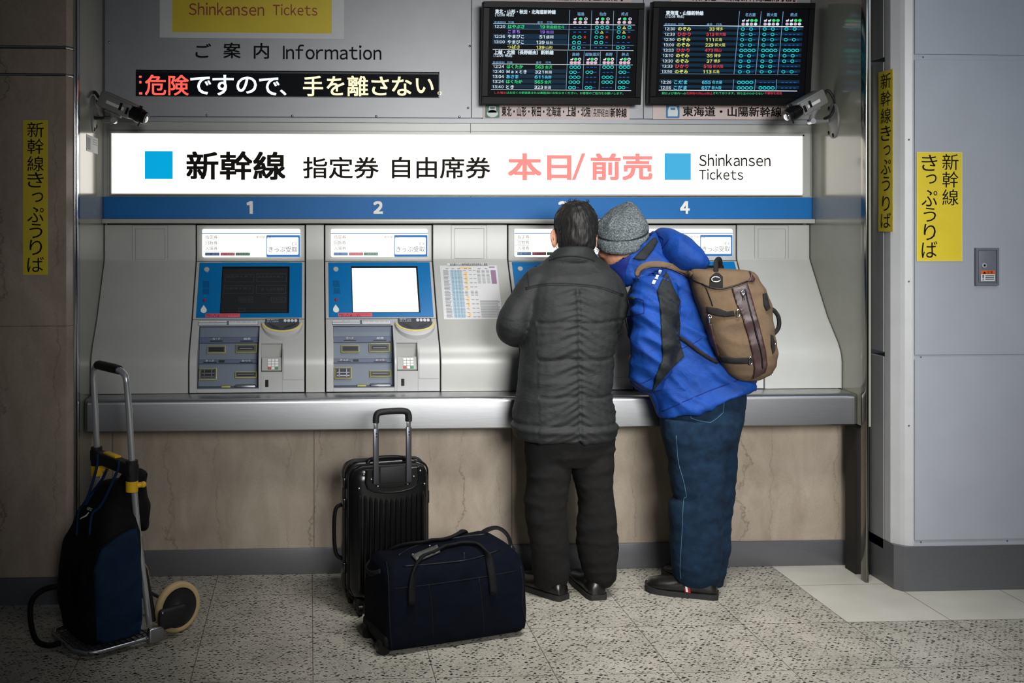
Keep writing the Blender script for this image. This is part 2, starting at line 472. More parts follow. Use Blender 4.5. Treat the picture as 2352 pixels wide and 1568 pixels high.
def limb(bm, pts, rs, seg=14, n=6):
    c = curve_pts(pts, n); return tube(bm, c, lerp_list(rs, len(pts), len(c)), seg)
def sup(c, a, b, e=2.3, n=28):
    """superellipse ring round c with half-axis vectors a and b"""
    out = []
    for k in range(n):
        t = 2*PI*k/n; x, y = math.cos(t), math.sin(t)
        out.append(Vector(c)+Vector(a)*(math.copysign(abs(x)**(2/e), x))+Vector(b)*(math.copysign(abs(y)**(2/e), y)))
    return out
def loft(bm, rings, caps=True, closed=False):
    R = [[bm.verts.new(p) for p in r] for r in rings]; n = len(R[0])
    for i in range(len(R) if closed else len(R)-1):
        A, C = R[i], R[(i+1) % len(R)]
        for k in range(n): bm.faces.new((A[k], A[(k+1) % n], C[(k+1) % n], C[k]))
    if caps and not closed: bm.faces.new(R[0][::-1]); bm.faces.new(R[-1])
    return bm
def ell(bm, c, ax, n=16, m=10):
    """ellipsoid with three half-axis vectors"""
    c = Vector(c); a, b, d = [Vector(q) for q in ax]
    rings = []
    for i in range(1, m):
        ph = PI*i/m
        rings.append([c+d*math.cos(ph)+(a*math.cos(2*PI*k/n)+b*math.sin(2*PI*k/n))*math.sin(ph) for k in range(n)])
    R = [[bm.verts.new(p) for p in r] for r in rings]
    t = bm.verts.new(c+d); bt = bm.verts.new(c-d)
    for k in range(n):
        bm.faces.new((t, R[0][k], R[0][(k+1) % n])); bm.faces.new((bt, R[-1][(k+1) % n], R[-1][k]))
    for i in range(len(R)-1):
        for k in range(n): bm.faces.new((R[i][k], R[i+1][k], R[i+1][(k+1) % n], R[i][(k+1) % n]))
    return bm
def cyl(bm, a, b, r, seg=20): return tube(bm, [a, b], r, seg)
def remesh(bm, voxel, smooth=4):
    bmesh.ops.recalc_face_normals(bm, faces=bm.faces)
    me = bpy.data.meshes.new('tmp'); bm.to_mesh(me); bm.free()
    o = bpy.data.objects.new('tmp', me); COL.objects.link(o)
    m = o.modifiers.new('r', 'REMESH'); m.mode = 'VOXEL'; m.voxel_size = voxel
    if smooth:
        s = o.modifiers.new('s', 'SMOOTH'); s.factor = 0.5; s.iterations = smooth
    dg = bpy.context.evaluated_depsgraph_get()
    me2 = bpy.data.meshes.new_from_object(o.evaluated_get(dg))
    out = bmesh.new(); out.from_mesh(me2)
    bpy.data.objects.remove(o); bpy.data.meshes.remove(me); bpy.data.meshes.remove(me2)
    return out
def displace(bm, fn):
    bm.normal_update()
    mv = [(v, v.normal*fn(v.co, v.normal)) for v in bm.verts]
    for v, d in mv: v.co += d
    bm.normal_update()
def nz(p, s, seed=0): return noise.noise(Vector((p.x*s[0]+seed, p.y*s[1]+seed*1.7, p.z*s[2]-seed)))
def ridge(p, s, seed=0): return 1-abs(nz(p, s, seed))*2
def bvh(bm): return BVHTree.FromBMesh(bm)

def inside(p, poly):
    c = False; n = len(poly)
    for i in range(n):
        (x1, y1), (x2, y2) = poly[i], poly[(i+1) % n]
        if (y1 > p[1]) != (y2 > p[1]) and p[0] < (x2-x1)*(p[1]-y1)/(y2-y1)+x1: c = not c
    return c
def patch(bm, trees, poly, off=0.003, thick=0.004, step=4.0, org=None, direct=None):
    """a cloth panel lying on a surface: outline cut from the front, laid on the first surface met"""
    pts = []
    n = len(poly)
    for i in range(n):
        a, b = Vector(poly[i]), Vector(poly[(i+1) % n]); k = max(1, int((b-a).length/step))
        for j in range(k): pts.append(tuple(a.lerp(b, j/k)))
    nb = len(pts)
    xs = [p[0] for p in poly]; ys = [p[1] for p in poly]
    x = min(xs)+step/2
    while x < max(xs):
        y = min(ys)+step/2
        while y < max(ys):
            if inside((x, y), poly) and min((x-p[0])**2+(y-p[1])**2 for p in pts[:nb]) > (0.5*step)**2: pts.append((x, y))
            y += step
        x += step
    vs, es, fs, _, _, _ = delaunay_2d_cdt([Vector(p) for p in pts], [], [list(range(nb))], 1, 1e-6)
    hits = []
    for p in vs:
        d = ray(p.x, p.y).normalized(); best = None
        for t in trees:
            h = t.ray_cast(CAM, d)
            if h[0] is not None and (best is None or h[3] < best): best = h[3]
        hits.append((d, best))
    ok = [h[1] for h in hits if h[1] is not None]
    if not ok: return bm
    for i, (d, h) in enumerate(hits):
        if h is None:
            j = min((k for k in range(len(vs)) if hits[k][1] is not None), key=lambda k: (vs[k]-vs[i]).length_squared)
            hits[i] = (d, hits[j][1])
    sm = []
    for i, (d, h) in enumerate(hits):
        near = [hits[j][1] for j in range(len(vs)) if abs(vs[j].x-vs[i].x)+abs(vs[j].y-vs[i].y) < 2.2*step]
        sm.append((d, max(min(near), h-0.022)))
    hits = sm
    top = [bm.verts.new(CAM+d*(h-off)) for d, h in hits]; bot = [bm.verts.new(CAM+d*(h-off+thick)) for d, h in hits]
    edge = {}
    for f in fs:
        try: bm.faces.new([top[i] for i in f]); bm.faces.new([bot[i] for i in reversed(f)])
        except ValueError: continue
        for a, b in zip(f, f[1:]+f[:1]): edge[(a, b)] = 1
    for a, b in edge:
        if (b, a) not in edge: bm.faces.new((top[b], top[a], bot[a], bot[b]))
    return bm
def ribbon_poly(path, wpx):
    P = [Vector(p) for p in path]; L, R = [], []
    for i, p in enumerate(P):
        a = P[max(0, i-1)]; b = P[min(len(P)-1, i+1)]; t = (b-a).normalized(); nn = Vector((-t.y, t.x))
        wd = wpx[i] if isinstance(wpx, (list, tuple)) else wpx
        L.append(tuple(p+nn*wd/2)); R.append(tuple(p-nn*wd/2))
    return L+R[::-1]
def smooth2(path, n=5): return [(p.x, p.y) for p in curve_pts([(x, y, 0) for x, y in path], n)]
def seamline(bm, trees, path, r=0.002, off=0.0, n=6, seg=6):
    out = []
    for x, y in smooth2(path, n):
        d = ray(x, y).normalized(); best = None
        for t in trees:
            h = t.ray_cast(CAM, d)
            if h[0] is not None and (best is None or h[3] < best): best = h[3]
        if best is not None: out.append(CAM+d*(best-off))
    if len(out) > 2: tube(bm, out, r, seg)
    return bm

# ---------------------------------------------------------------- lettering
_tc = {}
def _raw(s, res):
    cu = bpy.data.curves.new('t', 'FONT'); cu.body = s; cu.size = 1.0; cu.resolution_u = res
    cu.align_x = 'LEFT'
    o = bpy.data.objects.new('t', cu)
    me = o.to_mesh()
    vs = [(v.co.x, v.co.y) for v in me.vertices]; fs = [tuple(p.vertices) for p in me.polygons]
    o.to_mesh_clear(); bpy.data.objects.remove(o); bpy.data.curves.remove(cu)
    return vs, fs
def glyphs(s, bold=0.0, res=3, track=0.11):
    """outlines of a line of writing; Latin letters and digits are set proportionally in the same sans face"""
    k = (s, res, track)
    if k in _tc: return _tc[k]
    if not any(33 <= ord(c) < 127 for c in s): _tc[k] = _raw(s, res); return _tc[k]
    V, Fc, x = [], [], 0.0
    for c in s:
        if c == ' ': x += 0.36; continue
        lat = 33 <= ord(c) < 127
        if c == '1': vs, fs = [(.22, 0), (.31, 0), (.31, .73), (.24, .73), (.07, .63), (.07, .54), (.22, .62)], [(6, 0, 1, 2), (5, 6, 2, 3, 4)]
        elif c == 'I': vs, fs = [(.1, 0), (.19, 0), (.19, .73), (.1, .73)], [(0, 1, 2, 3)]
        else: vs, fs = glyphs(chr(ord(c)+0xFEE0) if lat else c, 0.0, res)
        mn, mx_ = min(v[0] for v in vs), max(v[0] for v in vs); wd = mx_-mn
        if lat:
            cell = max(wd, 0.46) if c.isdigit() else wd
            off = x+(cell-wd)/2-mn; adv = cell+track
        else: off = x; adv = 1.0
        n = len(V); V += [(a+off, b) for a, b in vs]; Fc += [tuple(i+n for i in f) for f in fs]; x += adv
    _tc[k] = (V, Fc); return _tc[k]
def text(bm, pl, s, x0, x1, y0, y1, d=0.0015, bold=0.0, fit='box', res=3, depth=0.0):
    """printed lettering fitted into a box on a plane; heavier weights overprint the strokes"""
    vs, fs = glyphs(s, 0.0, res)
    if not vs: return bm
    a0, b0, a1, b1 = pl.box(x0, y0, x1, y1)
    b = max(0.0, bold)
    mx, Mx = min(v[0] for v in vs)-b, max(v[0] for v in vs)+b; my, My = min(v[1] for v in vs)-b, max(v[1] for v in vs)+b
    if fit == 'em': my, My = -0.12, 0.88
    sh = [(0, 0)] if b < 0.004 else [(b, b), (-b, b), (b, -b), (-b, -b)]+([(0, b), (0, -b), (b, 0), (-b, 0)] if b > 0.02 else [])
    for k, (ox, oy) in enumerate(sh):
        V = [bm.verts.new(pl.pt(a0+(x+ox-mx)/(Mx-mx)*(a1-a0), b0+(y+oy-my)/(My-my)*(b1-b0), d+k*0.00004)) for x, y in vs]
        F = []
        for f in fs:
            try: F.append(bm.faces.new([V[i] for i in f]))
            except ValueError: pass
        if depth:
            r = bmesh.ops.extrude_face_region(bm, geom=F)
            for e in r['geom']:
                if isinstance(e, bmesh.types.BMVert): e.co += pl.n*depth
    return bm
# ---------------------------------------------------------------- the setting
XL, XR = -0.987, 2.494                    # side walls of the recess
YB = 5.08                                 # back of the recess
YF = 4.56                                 # its front opening
def Zat(y, Y, x=1050): return atY(x, y, Y).z
def Xat(x, Y): return atY(x, 515, Y).x
WB = wallY(YB)

bm = B()
cube(bm, -6, 7, -4, 5.3, -0.1, 0)
struct('floor', bm, 'floor')

# upper back wall: grey information panels with seams, screws, a flashing strip
zp = Zat(272, YB)
sx = [XL, Xat(240, YB), Xat(1083, YB), Xat(1478, YB), XR]
bm = B()
cube(bm, XL-0.3, XR+0.3, YB+0.012, YB+0.2, 1.64, 3.5)
for a, b in zip(sx[:-1], sx[1:]):
    cube(bm, a+0.001, b-0.001, YB, YB+0.02, zp+0.003, 3.4, 0.0015, 1)
wall_back = struct('wall_back', bm, 'infogrey')
bm = B()
for x, y in ((251, 97), (475, 264), (671, 266), (864, 267), (1055, 268), (1079, 106), (1075, 248), (271, 261)):
    ell(bm, WB.pt(*WB.pix(x, y), 0.0), ((0.006, 0, 0), (0, 0.004, 0), (0, 0, 0.006)), 10, 6)
obj('screw', bm, 'alu', wall_back)
bm = B()
text(bm, WB, 'ご', 449, 485, 100, 133, bold=0.012); text(bm, WB, '案', 513, 553, 98, 134, bold=0.012); text(bm, WB, '内', 583, 618, 99, 135, bold=0.012)
text(bm, WB, 'Information', 650, 876, 103, 137, bold=0.008)
obj('lettering', bm, 'ink', wall_back, smooth=0, normals=False)

# lower back wall: marble, behind and under the ledge
YM = 4.80
bm = B()
cube(bm, XL-0.05, 2.60, YM, YM+0.35, 0, 0.686)
struct('wall_below', bm, 'marble')
bm = B()
cube(bm, XL-0.02, 2.55, YM-0.012, YM, 0, 0.118, 0.003, 2)
struct('baseboard_back', bm, 'steelbase')

# side walls of the recess
bm = B(); cube(bm, XL-0.012, XL, YF-0.03, YB+0.05, 0.0, 3.4)
struct('wall_left', bm, 'side')
bm = B(); cube(bm, XR, XR+0.03, YF+0.02, YB+0.05, 0.69, 3.4)
struct('wall_right', bm, 'side')
# dark steel posts below the ledge at the right
bm = B(); cube(bm, 2.553, 2.62, 4.685, YM, 0, 0.69, 0.004)
struct('trim_1', bm, 'darkchrome')

# polished edge strips of the opening
bm = B()
cube(bm, -1.000, -0.994, 4.50, 4.56, 0, 3.4, 0.002); cube(bm, -0.993, -0.986, 4.515, 4.56, 0, 3.4, 0.002)
struct('trim_2', bm, 'chrome')
bm = B()
cube(bm, 2.482, 2.497, 4.545, 4.59, 0, 3.4, 0.004); cube(bm, 2.528, 2.556, 4.64, 4.68, 0, 3.4, 0.006)
struct('trim_3', bm, 'edgesteel')
bm = B(); cube(bm, 2.495, 2.54, 4.66, 4.75, 0, 3.4)
struct('trim_4', bm, 'gap')

# left marble pillar with chamfered edge, two bright bands, skirting
def chamfer_prism(bm, out, z0, z1):
    lo = [bm.verts.new((x, y, z0)) for x, y in out]; hi = [bm.verts.new((x, y, z1)) for x, y in out]
    n = len(out); bm.faces.new(lo[::-1]); bm.faces.new(hi)
    for i in range(n): bm.faces.new((lo[i], lo[(i+1) % n], hi[(i+1) % n], hi[i]))
pil = [(-2.6, 4.46), (-1.022, 4.46), (-1.000, 4.503), (-1.000, 5.1), (-2.6, 5.1)]
inn = [(-2.6, 4.466), (-1.025, 4.466), (-1.005, 4.508), (-1.005, 5.1), (-2.6, 5.1)]
bm = B()
zs = [0.115, 1.1715, 2.228, 2.345, 3.4]
for i, (a, b) in enumerate(zip(zs[:-1], zs[1:])):
    g = 0.0008 if i < 2 else 0.007
    chamfer_prism(bm, pil, a+g, b-g)
struct('pillar_left', bm, 'marble2', smooth=0)
bm = B(); chamfer_prism(bm, inn, 0.0, 3.4); struct('trim_5', bm, 'darkchrome', smooth=0)
bm = B(); chamfer_prism(bm, [(x, y-0.004) for x, y in pil], 0, 0.115); struct('baseboard_left', bm, 'steelbase', smooth=0)
bm = B()
for z in (2.228, 2.345):
    tube(bm, [(-2.6, 4.463, z), (-1.023, 4.463, z), (-1.002, 4.505, z)], 0.005, 8)
struct('trim_6', bm, 'chrome')

# right pillar: side panel, corner post, front panels, skirting
bm = B()
cube(bm, 2.562, 2.8, 4.545, 4.68, 0.15, 1.01, 0.002); cube(bm, 2.562, 2.8, 4.545, 4.68, 1.03, 2.325, 0.002); cube(bm, 2.562, 2.8, 4.545, 4.68, 2.345, 3.4, 0.002)
struct('pillar_right', bm, 'sidegrey', smooth=0)
post = [(2.566, 4.54), (2.566, 4.495), (2.592, 4.462), (2.605, 4.45), (2.632, 4.44), (2.9, 4.44), (2.9, 4.6), (2.6, 4.6)]
bm = B(); chamfer_prism(bm, post, 0.195, 3.4); struct('trim_7', bm, 'postgrey', smooth=0)
bm = B()
cube(bm, 2.66, 6, 4.445, 4.7, 0, 3.4)
struct('wall_front_core', bm, 'gap').name = 'trim_8'
bm = B()
xs = 2.640
cube(bm, xs, 5, 4.432, 4.452, 0.222, 1.010, 0.0015); cube(bm, xs, 5, 4.432, 4.452, 1.030, 2.318, 0.0015); cube(bm, xs, 5, 4.432, 4.452, 2.342, 3.4, 0.0015)
cube(bm, xs, 5, 4.438, 4.452, 0.19, 3.4)
wr = struct('wall_front', bm, 'wallgrey', smooth=0)
bm = B()
for x, z in ((2.62, 1.97), (2.62, 1.35), (2.62, 0.72), (2.67, 0.212), (3.06, 0.212), (2.67, 1.02), (2.68, 2.33)):
    ell(bm, (x, 4.4385 if x > 2.64 else 4.444, z), ((0.004, 0, 0), (0, 0.003, 0), (0, 0, 0.004)), 8, 6)
obj('screw', bm, 'gunmetal', wr)
skt = [(2.562, 4.68), (2.562, 4.462), (2.588, 4.43), (5, 4.43), (5, 4.7), (2.7, 4.7)]
bm = B(); chamfer_prism(bm, skt, 0, 0.195); struct('baseboard_right', bm, 'steelbase', smooth=0)

# cream surround of the lit sign and the lip over the machines
bm = B()
cube(bm, XL, XR, YB-0.004, YB+0.02, Zat(283, YB), zp-0.001, 0.001, 1)
struct('trim_9', bm, 'infogrey')
bm = B()
cube(bm, XL, Xat(1080, YB), YB-0.006, YB+0.02, Zat(513, YB), Zat(283.5, YB), 0.001, 1)
cube(bm, Xat(1080.6, YB), XR, YB-0.006, YB+0.02, Zat(513, YB), Zat(283.5, YB), 0.001, 1)
struct('trim_10', bm, 'cream')
bm = B()
cube(bm, XL, XR, YB-0.045, YB+0.02, Zat(513, YB-0.045), Zat(502.5, YB-0.045), 0.004, 2)
struct('trim_11', bm, 'cream')
# frame line round the lit sign, then the sign itself
bm = B(); pl = wallY(YB-0.008)
pframe(bm, pl, 246, 301, 1862, 451, 1.0, 0, 0.004)
struct('trim_12', bm, 'header')

# ---------------------------------------------------------------- the lit sign
sg = thing('illuminated_sign', WB.pt(*WB.pix(1050, 447)), 'long lit white sign with black and pink lettering above the blue number band', 'sign')
pl = wallY(YB-0.03)
bm = B(); a = pl.box(253, 306, 1846, 449)
abox(bm, pl, *a, -0.03, 0.0)
pframe(bm, pl, 253, 306, 1846, 449, 3.5, -0.03, 0.006)
obj('sign_frame', bm, 'cream', sg)
bm = B(); pbox(bm, pl, 256.5, 309.5, 1842.5, 446, 0.0, 0.003); obj('sign_face', bm, 'sign', sg)
bm = B(); d = 0.0045
text(bm, pl, '新幹線', 428, 656, 347, 413, d, 0.022)
text(bm, pl, '指定券', 696, 870, 360, 410, d, 0.012)
text(bm, pl, '自由席券', 900, 1126, 360, 410, d, 0.012)
text(bm, pl, 'Shinkansen', 1605, 1769, 354, 382, d, 0.007); text(bm, pl, 'Tickets', 1605, 1706, 388, 413, d, 0.007)
obj('lettering', bm, 'signink', sg, 0, normals=False)
bm = B()
text(bm, pl, '本日', 1166, 1312, 352, 414, d, 0.026); ppoly(bm, pl, [(1313, 413), (1321, 413), (1344, 352), (1336, 352)], d-0.001, d); text(bm, pl, '前売', 1356, 1498, 352, 414, d, 0.026)
obj('lettering', bm, 'pinksign', sg, 0, normals=False)['label'] = 'pink lettering'
bm = B(); pbox(bm, pl, 333, 347, 397, 411, 0.003, 0.0045); obj('blue_square', bm, 'sq', sg)
bm = B(); pbox(bm, pl, 1526, 352, 1586, 413, 0.003, 0.0045); obj('blue_square', bm, 'sq2', sg)

# ---------------------------------------------------------------- blue band with the window numbers
nb = thing('number_band', WB.pt(*WB.pix(1050, 502)), 'long blue band numbered 1 to 4 running above the ticket machines', 'band')
pl = wallY(YB-0.008)
bm = B(); a0, b0, a1, b1 = pl.box(237, 452.5, 1862, 502)
abox(bm, pl, XL+0.002, b0, XR-0.002, b1, 0, 0.006, 0.001, 1)
obj('panel', bm, 'band', nb)
for s, x, in (('1', 574), ('2', 868), ('3', 1291), ('4', 1571)):
    bm = B(); wd = 7 if s == '1' else 11
    text(bm, pl, s, x-wd, x+wd, 462, 491, 0.0065, 0.04, 'box', 4, 0.006)
    obj('number', bm, 'white', nb, 0)

# ---------------------------------------------------------------- poster, message display
pl = wallY(YB)
po = thing('ticket_poster', WB.pt(*WB.pix(578, 88)), 'yellow paper poster with wide white border above the Information lettering', 'poster')
bm = B(); pbox(bm, pl, 367, -190, 790, 88.5, 0.0005, 0.003); obj('sheet', bm, 'paper', po)
bm = B(); pbox(bm, pl, 396, -160, 762, 75.5, 0.003, 0.0036); obj('yellow_field', bm, 'yellow', po)
bm = B(); text(bm, pl, 'Shinkansen', 434, 607, 7, 36, 0.0045, 0.004); text(bm, pl, 'Tickets', 627, 729, 10, 36, 0.0045, 0.004)
obj('lettering', bm, 'redink', po, 0, normals=False)

ld = thing('message_display', WB.pt(*WB.pix(660, 222)), 'black message display strip with red, white and amber running text', 'display')
bm = B(); pframe(bm, pl, 312, 163, 1009, 223, 2.0, 0, 0.004); pbox(bm, pl, 313, 163, 1008, 169, 0, 0.004)
obj('housing', bm, 'black', ld)
bm = B(); pbox(bm, pl, 314, 165, 1007, 221, 0.0002, 0.0012); obj('screen', bm, 'screen_bg', ld)
d = 0.0022
bm = B(); text(bm, pl, '危険', 333, 434, 172, 219, d, 0.012)
for x0, y0, x1, y1 in ((319.5, 174, 325.5, 178.5), (320, 186, 325, 191.5), (319.5, 212, 327, 217)): pbox(bm, pl, x0, y0, x1, y1, 0.001, d)
obj('lettering', bm, 'led_red', ld, 0, normals=False)
bm = B()
for s, x0, x1, y0, y1 in (('で', 437, 485, 176, 217), ('す', 488, 537, 172, 219), ('の', 543, 590, 176, 215), ('で', 595, 642, 178, 219), ('、', 643, 658, 206, 219)): text(bm, pl, s, x0, x1, y0, y1, d, 0.012)
obj('lettering', bm, 'led_white', ld, 0, normals=False)
bm = B()
for s, x0, x1, y0, y1 in (('手', 696, 742, 174, 221), ('を', 750, 791, 175, 219), ('離', 798, 846, 174, 221), ('さ', 853, 893, 176, 219), ('な', 900, 946, 176, 220), ('い', 955, 996, 180, 214)): text(bm, pl, s, x0, x1, y0, y1, d, 0.012)
pring(bm, pl, 1009.5, 214, 4.5, 1.6, d)
bm2 = B()
obj('lettering', bm, 'led_warm', ld, 0, normals=False); bm2.free()

# ---------------------------------------------------------------- departure monitors, hung tilted on the wall
def mon_plane(x0, x1):
    O = atY((x0+x1)/2, 240, YB-0.075); O2 = atY((x0+x1)/2, 5, YB-0.135)
    return Plane(O, (1, 0, 0), (0, O2.y-O.y, O2.z-O.z))
def oval(bm, pl, x, y, rx, ry, d=0.004): pring(bm, pl, x, y, rx, 1.3, d, 14, ry)
def monitor(px, rows, cols2, label, build):
    (x0, x1) = px
    pl = mon_plane(x0, x1)
    base = pl.pt(*pl.pix((x0+x1)/2, 240), -0.03)
    t = thing('departure_monitor', base, label, 'monitor', 'departure monitors')
    a0, b0, a1, b1 = pl.box(x0, 5, x1, 240)
    bm = B(); abox(bm, pl, a0, b0, a1, b1, -0.055, -0.002, 0.004)
    m = 0.036
    for q in ((a0, b0, a1, b0+m), (a0, b1-m*0.8, a1, b1), (a0, b0+m, a0+m*0.85, b1-m*0.8), (a1-m*0.85, b0+m, a1, b1-m*0.8)): abox(bm, pl, *q, -0.004, 0.005, 0.002, 1)
    obj('frame', bm, 'monitor', t)
    bm = B(); abox(bm, pl, a0+m*0.8, b0+m, a1-m*0.8, b1-m*0.75, -0.003, 0.0015); obj('screen', bm, 'screen_bg', t)
    bm = B(); c = (a0+a1)/2
    abox(bm, pl, c-0.12, b0+0.1, c+0.12, b1-0.1, -0.12, -0.05); obj('wall_bracket', bm, 'gunmetal', t)
    L = {}
    def g(k): return L.setdefault(k, B())
    build(pl, g)
    for k, b in L.items():
        o = obj('lettering' if k != 'row' else 'row_tint', b, k, t, 0, normals=False)
    return t
SK = -0.0225                               # the rows step left as they go down (seen in both monitors)
def build_tohoku(pl, g):
    def X(x): return 1090+x/5.6
    def Y(y): return y/5.6
    def T(c, s, x0, x1, yc, h, bold=0.012): text(g(c), pl, s, X(x0), X(x1), Y(yc-h/2), Y(yc+h/2), 0.004, bold, 'em', 2)
    def R(c, x0, y0, x1, y1, d=0.003): pbox(g(c), pl, X(x0), Y(y0), X(x1), Y(y1), d-0.001, d)
    T('e_white', '東北・山形・秋田・北海道新幹線', 262, 1042, 152, 58, 0.03); T('e_white', '[12:08 時点]', 262, 500, 194, 40, 0.015)
    T('e_white', '上越・北陸（長野経由）新幹線', 246, 1014, 674, 56, 0.03); T('e_white', '[12:08 時点]', 244, 480, 714, 40, 0.015)
    for yb, dx in ((288, 0), (804, -18)):
        for s, x0, x1 in (('発車時刻', 250, 398), ('列車', 432, 505), ('番号', 806, 874), ('行先', 928, 1000)): T('e_blueline', s, x0+dx, x1+dx, yb, 36, 0.0)
    for i, y in enumerate((345, 470, 540)): R('row', 236-i*3, y-32, 1190, y+30, 0.0025)
    for i, y in enumerate((920, 985, 1050, 1118)): R('row', 222-i*3, y-30, 1172, y+18, 0.0025)
    for x, y0, y1 in ((1216, 130, 640), (1500, 135, 640), (1782, 140, 640)): ppoly(g('e_blueline'), pl, [(X(x+4), Y(y0)), (X(x+9), Y(y0)), (X(x-10), Y(y1)), (X(x-15), Y(y1))], 0.002, 0.003)
    for x, y0, y1 in ((1186, 660, 1150), (1398, 660, 1150), (1610, 660, 1155), (1822, 660, 1155)): ppoly(g('e_blueline'), pl, [(X(x+7), Y(y0)), (X(x+12), Y(y0)), (X(x-8), Y(y1)), (X(x-13), Y(y1))], 0.002, 0.003)
    for x0, x1, ya, yb in ((238, 2062, 303, 322), (232, 2042, 635, 652), (222, 2030, 822, 836), (210, 2012, 1152, 1165)): ppoly(g('e_white'), pl, [(X(x0), Y(ya-3)), (X(x1), Y(yb-3)), (X(x1), Y(yb+3)), (X(x0), Y(ya+3))], 0.002, 0.0032)
    for x0, x1, ya, yb in ((425, 2055, 372, 388), (415, 2045, 570, 584)): ppoly(g('e_blueline'), pl, [(X(x0), Y(ya-1.5)), (X(x1), Y(yb-1.5)), (X(x1), Y(yb+1.5)), (X(x0), Y(ya+1.5))], 0.002, 0.0032)
    rows = [(340, '12:20', 'はやぶさ', 'e_green', 640, '19', 840, '新函館北斗', 1152), (405, '', 'こまち', 'e_purple', 583, '19', 840, '秋田', 1012), (468, '12:36', 'やまびこ', 'e_white', 634, '51', 832, '盛岡', 1012),
            (538, '13:00', 'やまびこ', 'e_white', 632, '139', 794, '仙台', 1005), (602, '', 'つばさ', 'e_yellow', 580, '139', 792, '山形', 1003),
            (855, '12:24', 'はくたか', 'e_green', 622, '563', 778, '金沢', 995), (919, '12:40', 'Ｍａｘとき', 'e_white', 668, '321', 774, '新潟', 990), (984, '13:04', 'あさま', 'e_sky', 562, '611', 770, '長野', 988),
            (1047, '13:24', 'はくたか', 'e_green', 613, '565', 768, '金沢', 985), (1115, '13:40', 'とき', 'e_white', 503, '323', 765, '新潟', 980)]
    for y, tm, nm, c, xe, no, xn, ds, xd in rows:
        k = (y-340)*SK*1.6
        if tm: T('e_white', tm, 258+k*1.0, 392+k*0.75, y, 50)
        T(c, nm, 428+k*0.9, xe, y+2, 52, 0.02); T(c, no, xn, 906+k, y+6, 52, 0.02); T(c, ds, 922+k*1.0, xd, y+8, 44, 0.004)
    for xs, y in (((1364, 1648, 1930), 180),):
        for s, x, wd in (('福島', xs[0], 45), ('仙台', xs[1], 45), ('終点', xs[2], 45)): T('e_blueline', s, x-wd, x+wd, y, 48, 0.01)
    for s, x, wd in (('高崎', 1300, 47), ('越後湯沢', 1513, 92), ('長野', 1726, 46), ('終点', 1935, 46)): T('e_blueline', s, x-wd, x+wd, 700, 48, 0.01)
    def icons(xc, y, dx):
        for i in range(3):
            x = xc+(i-1)*dx
            if i == 0: ppoly(g('e_white'), pl, [(X(x-18), Y(y+14)), (X(x-18), Y(y-4)), (X(x+2), Y(y-6)), (X(x+14), Y(y-18)), (X(x+20), Y(y-10)), (X(x+10), Y(y+14))], 0.002, 0.004)
            elif i == 1: ppoly(g('e_green'), pl, [(X(a), Y(b)) for a, b in circ(x, y, 22, 12, 19)], 0.002, 0.004)
            else: pring(g('e_white'), pl, X(x), Y(y), 22/5.6, 10/5.6, 0.004, 10, 19/5.6)
            ppoly(g('e_pink'), pl, [(X(a), Y(b)) for a, b in circ(x-6, y+44, 23, 12, 21)], 0.002, 0.004)
    for x in (1362, 1646, 1930): icons(x, 244, 68)
    for x in (1299, 1510, 1722, 1934): icons(x, 762, 49)
    def marks(s, xc, y, dx):
        for i, ch in enumerate(s):
            x = xc+(i-(len(s)-1)/2)*dx
            if ch == 'o': pring(g('e_cyan'), pl, X(x), Y(y), 25/5.6, 8/5.6, 0.004, 14, 21/5.6)
            elif ch == '-': R('e_blue', x-16, y-4, x+16, y+4, 0.004)
            elif ch == 't': 
                for q in ([(x-24, y+18), (x, y-18), (x, y-8), (x-12, y+11)], [(x+24, y+18), (x, y-18), (x, y-8), (x+12, y+11)], [(x-24, y+18), (x-14, y+10), (x+14, y+10), (x+24, y+18)]): ppoly(g('e_yellow'), pl, [(X(a), Y(b)) for a, b in q], 0.003, 0.004)
            elif ch == 'x':
                for q in ([(x-16, y-12), (x-10, y-15), (x+16, y+12), (x+10, y+15)], [(x+10, y-15), (x+16, y-12), (x-10, y+15), (x-16, y+12)]): ppoly(g('e_red'), pl, [(X(a), Y(b)) for a, b in q], 0.003, 0.004)
    for y, q in ((353, ('---', 'ooo', 'oto')), (413, ('---', 'ot-', 'ot-')), (479, ('oox', 'oox', 'oox')), (547, ('oo-', 'oo-', '---')), (613, ('oo-', '---', 'oo-'))):
        k = (y-353)*-0.06
        for s, x in zip(q, (1355, 1638, 1922)): marks(s, x+k, y, 67)
    for y, q in ((864, ('ooo', '---', 'ooo', 'ooo')), (929, ('oo-', 'oo-', '---', 'oo-')), (993, ('ooo', '---', 'ooo', '---')), (1056, ('ooo', '---', 'ooo', 'ooo')), (1126, ('oo-', 'oo-', '---', 'oo-'))):
        k = (y-864)*-0.06
        for s, x in zip(q, (1292, 1503, 1715, 1927)): marks(s, x+k, y, 50)
    T('e_red', 'した場合', 255, 402, 1192, 34, 0.0); T('e_green', 'はお近くの駅係員または乗務員にお知らせください。お客様のご協力をお願いします。', 410, 1910, 1196, 34, 0.0)
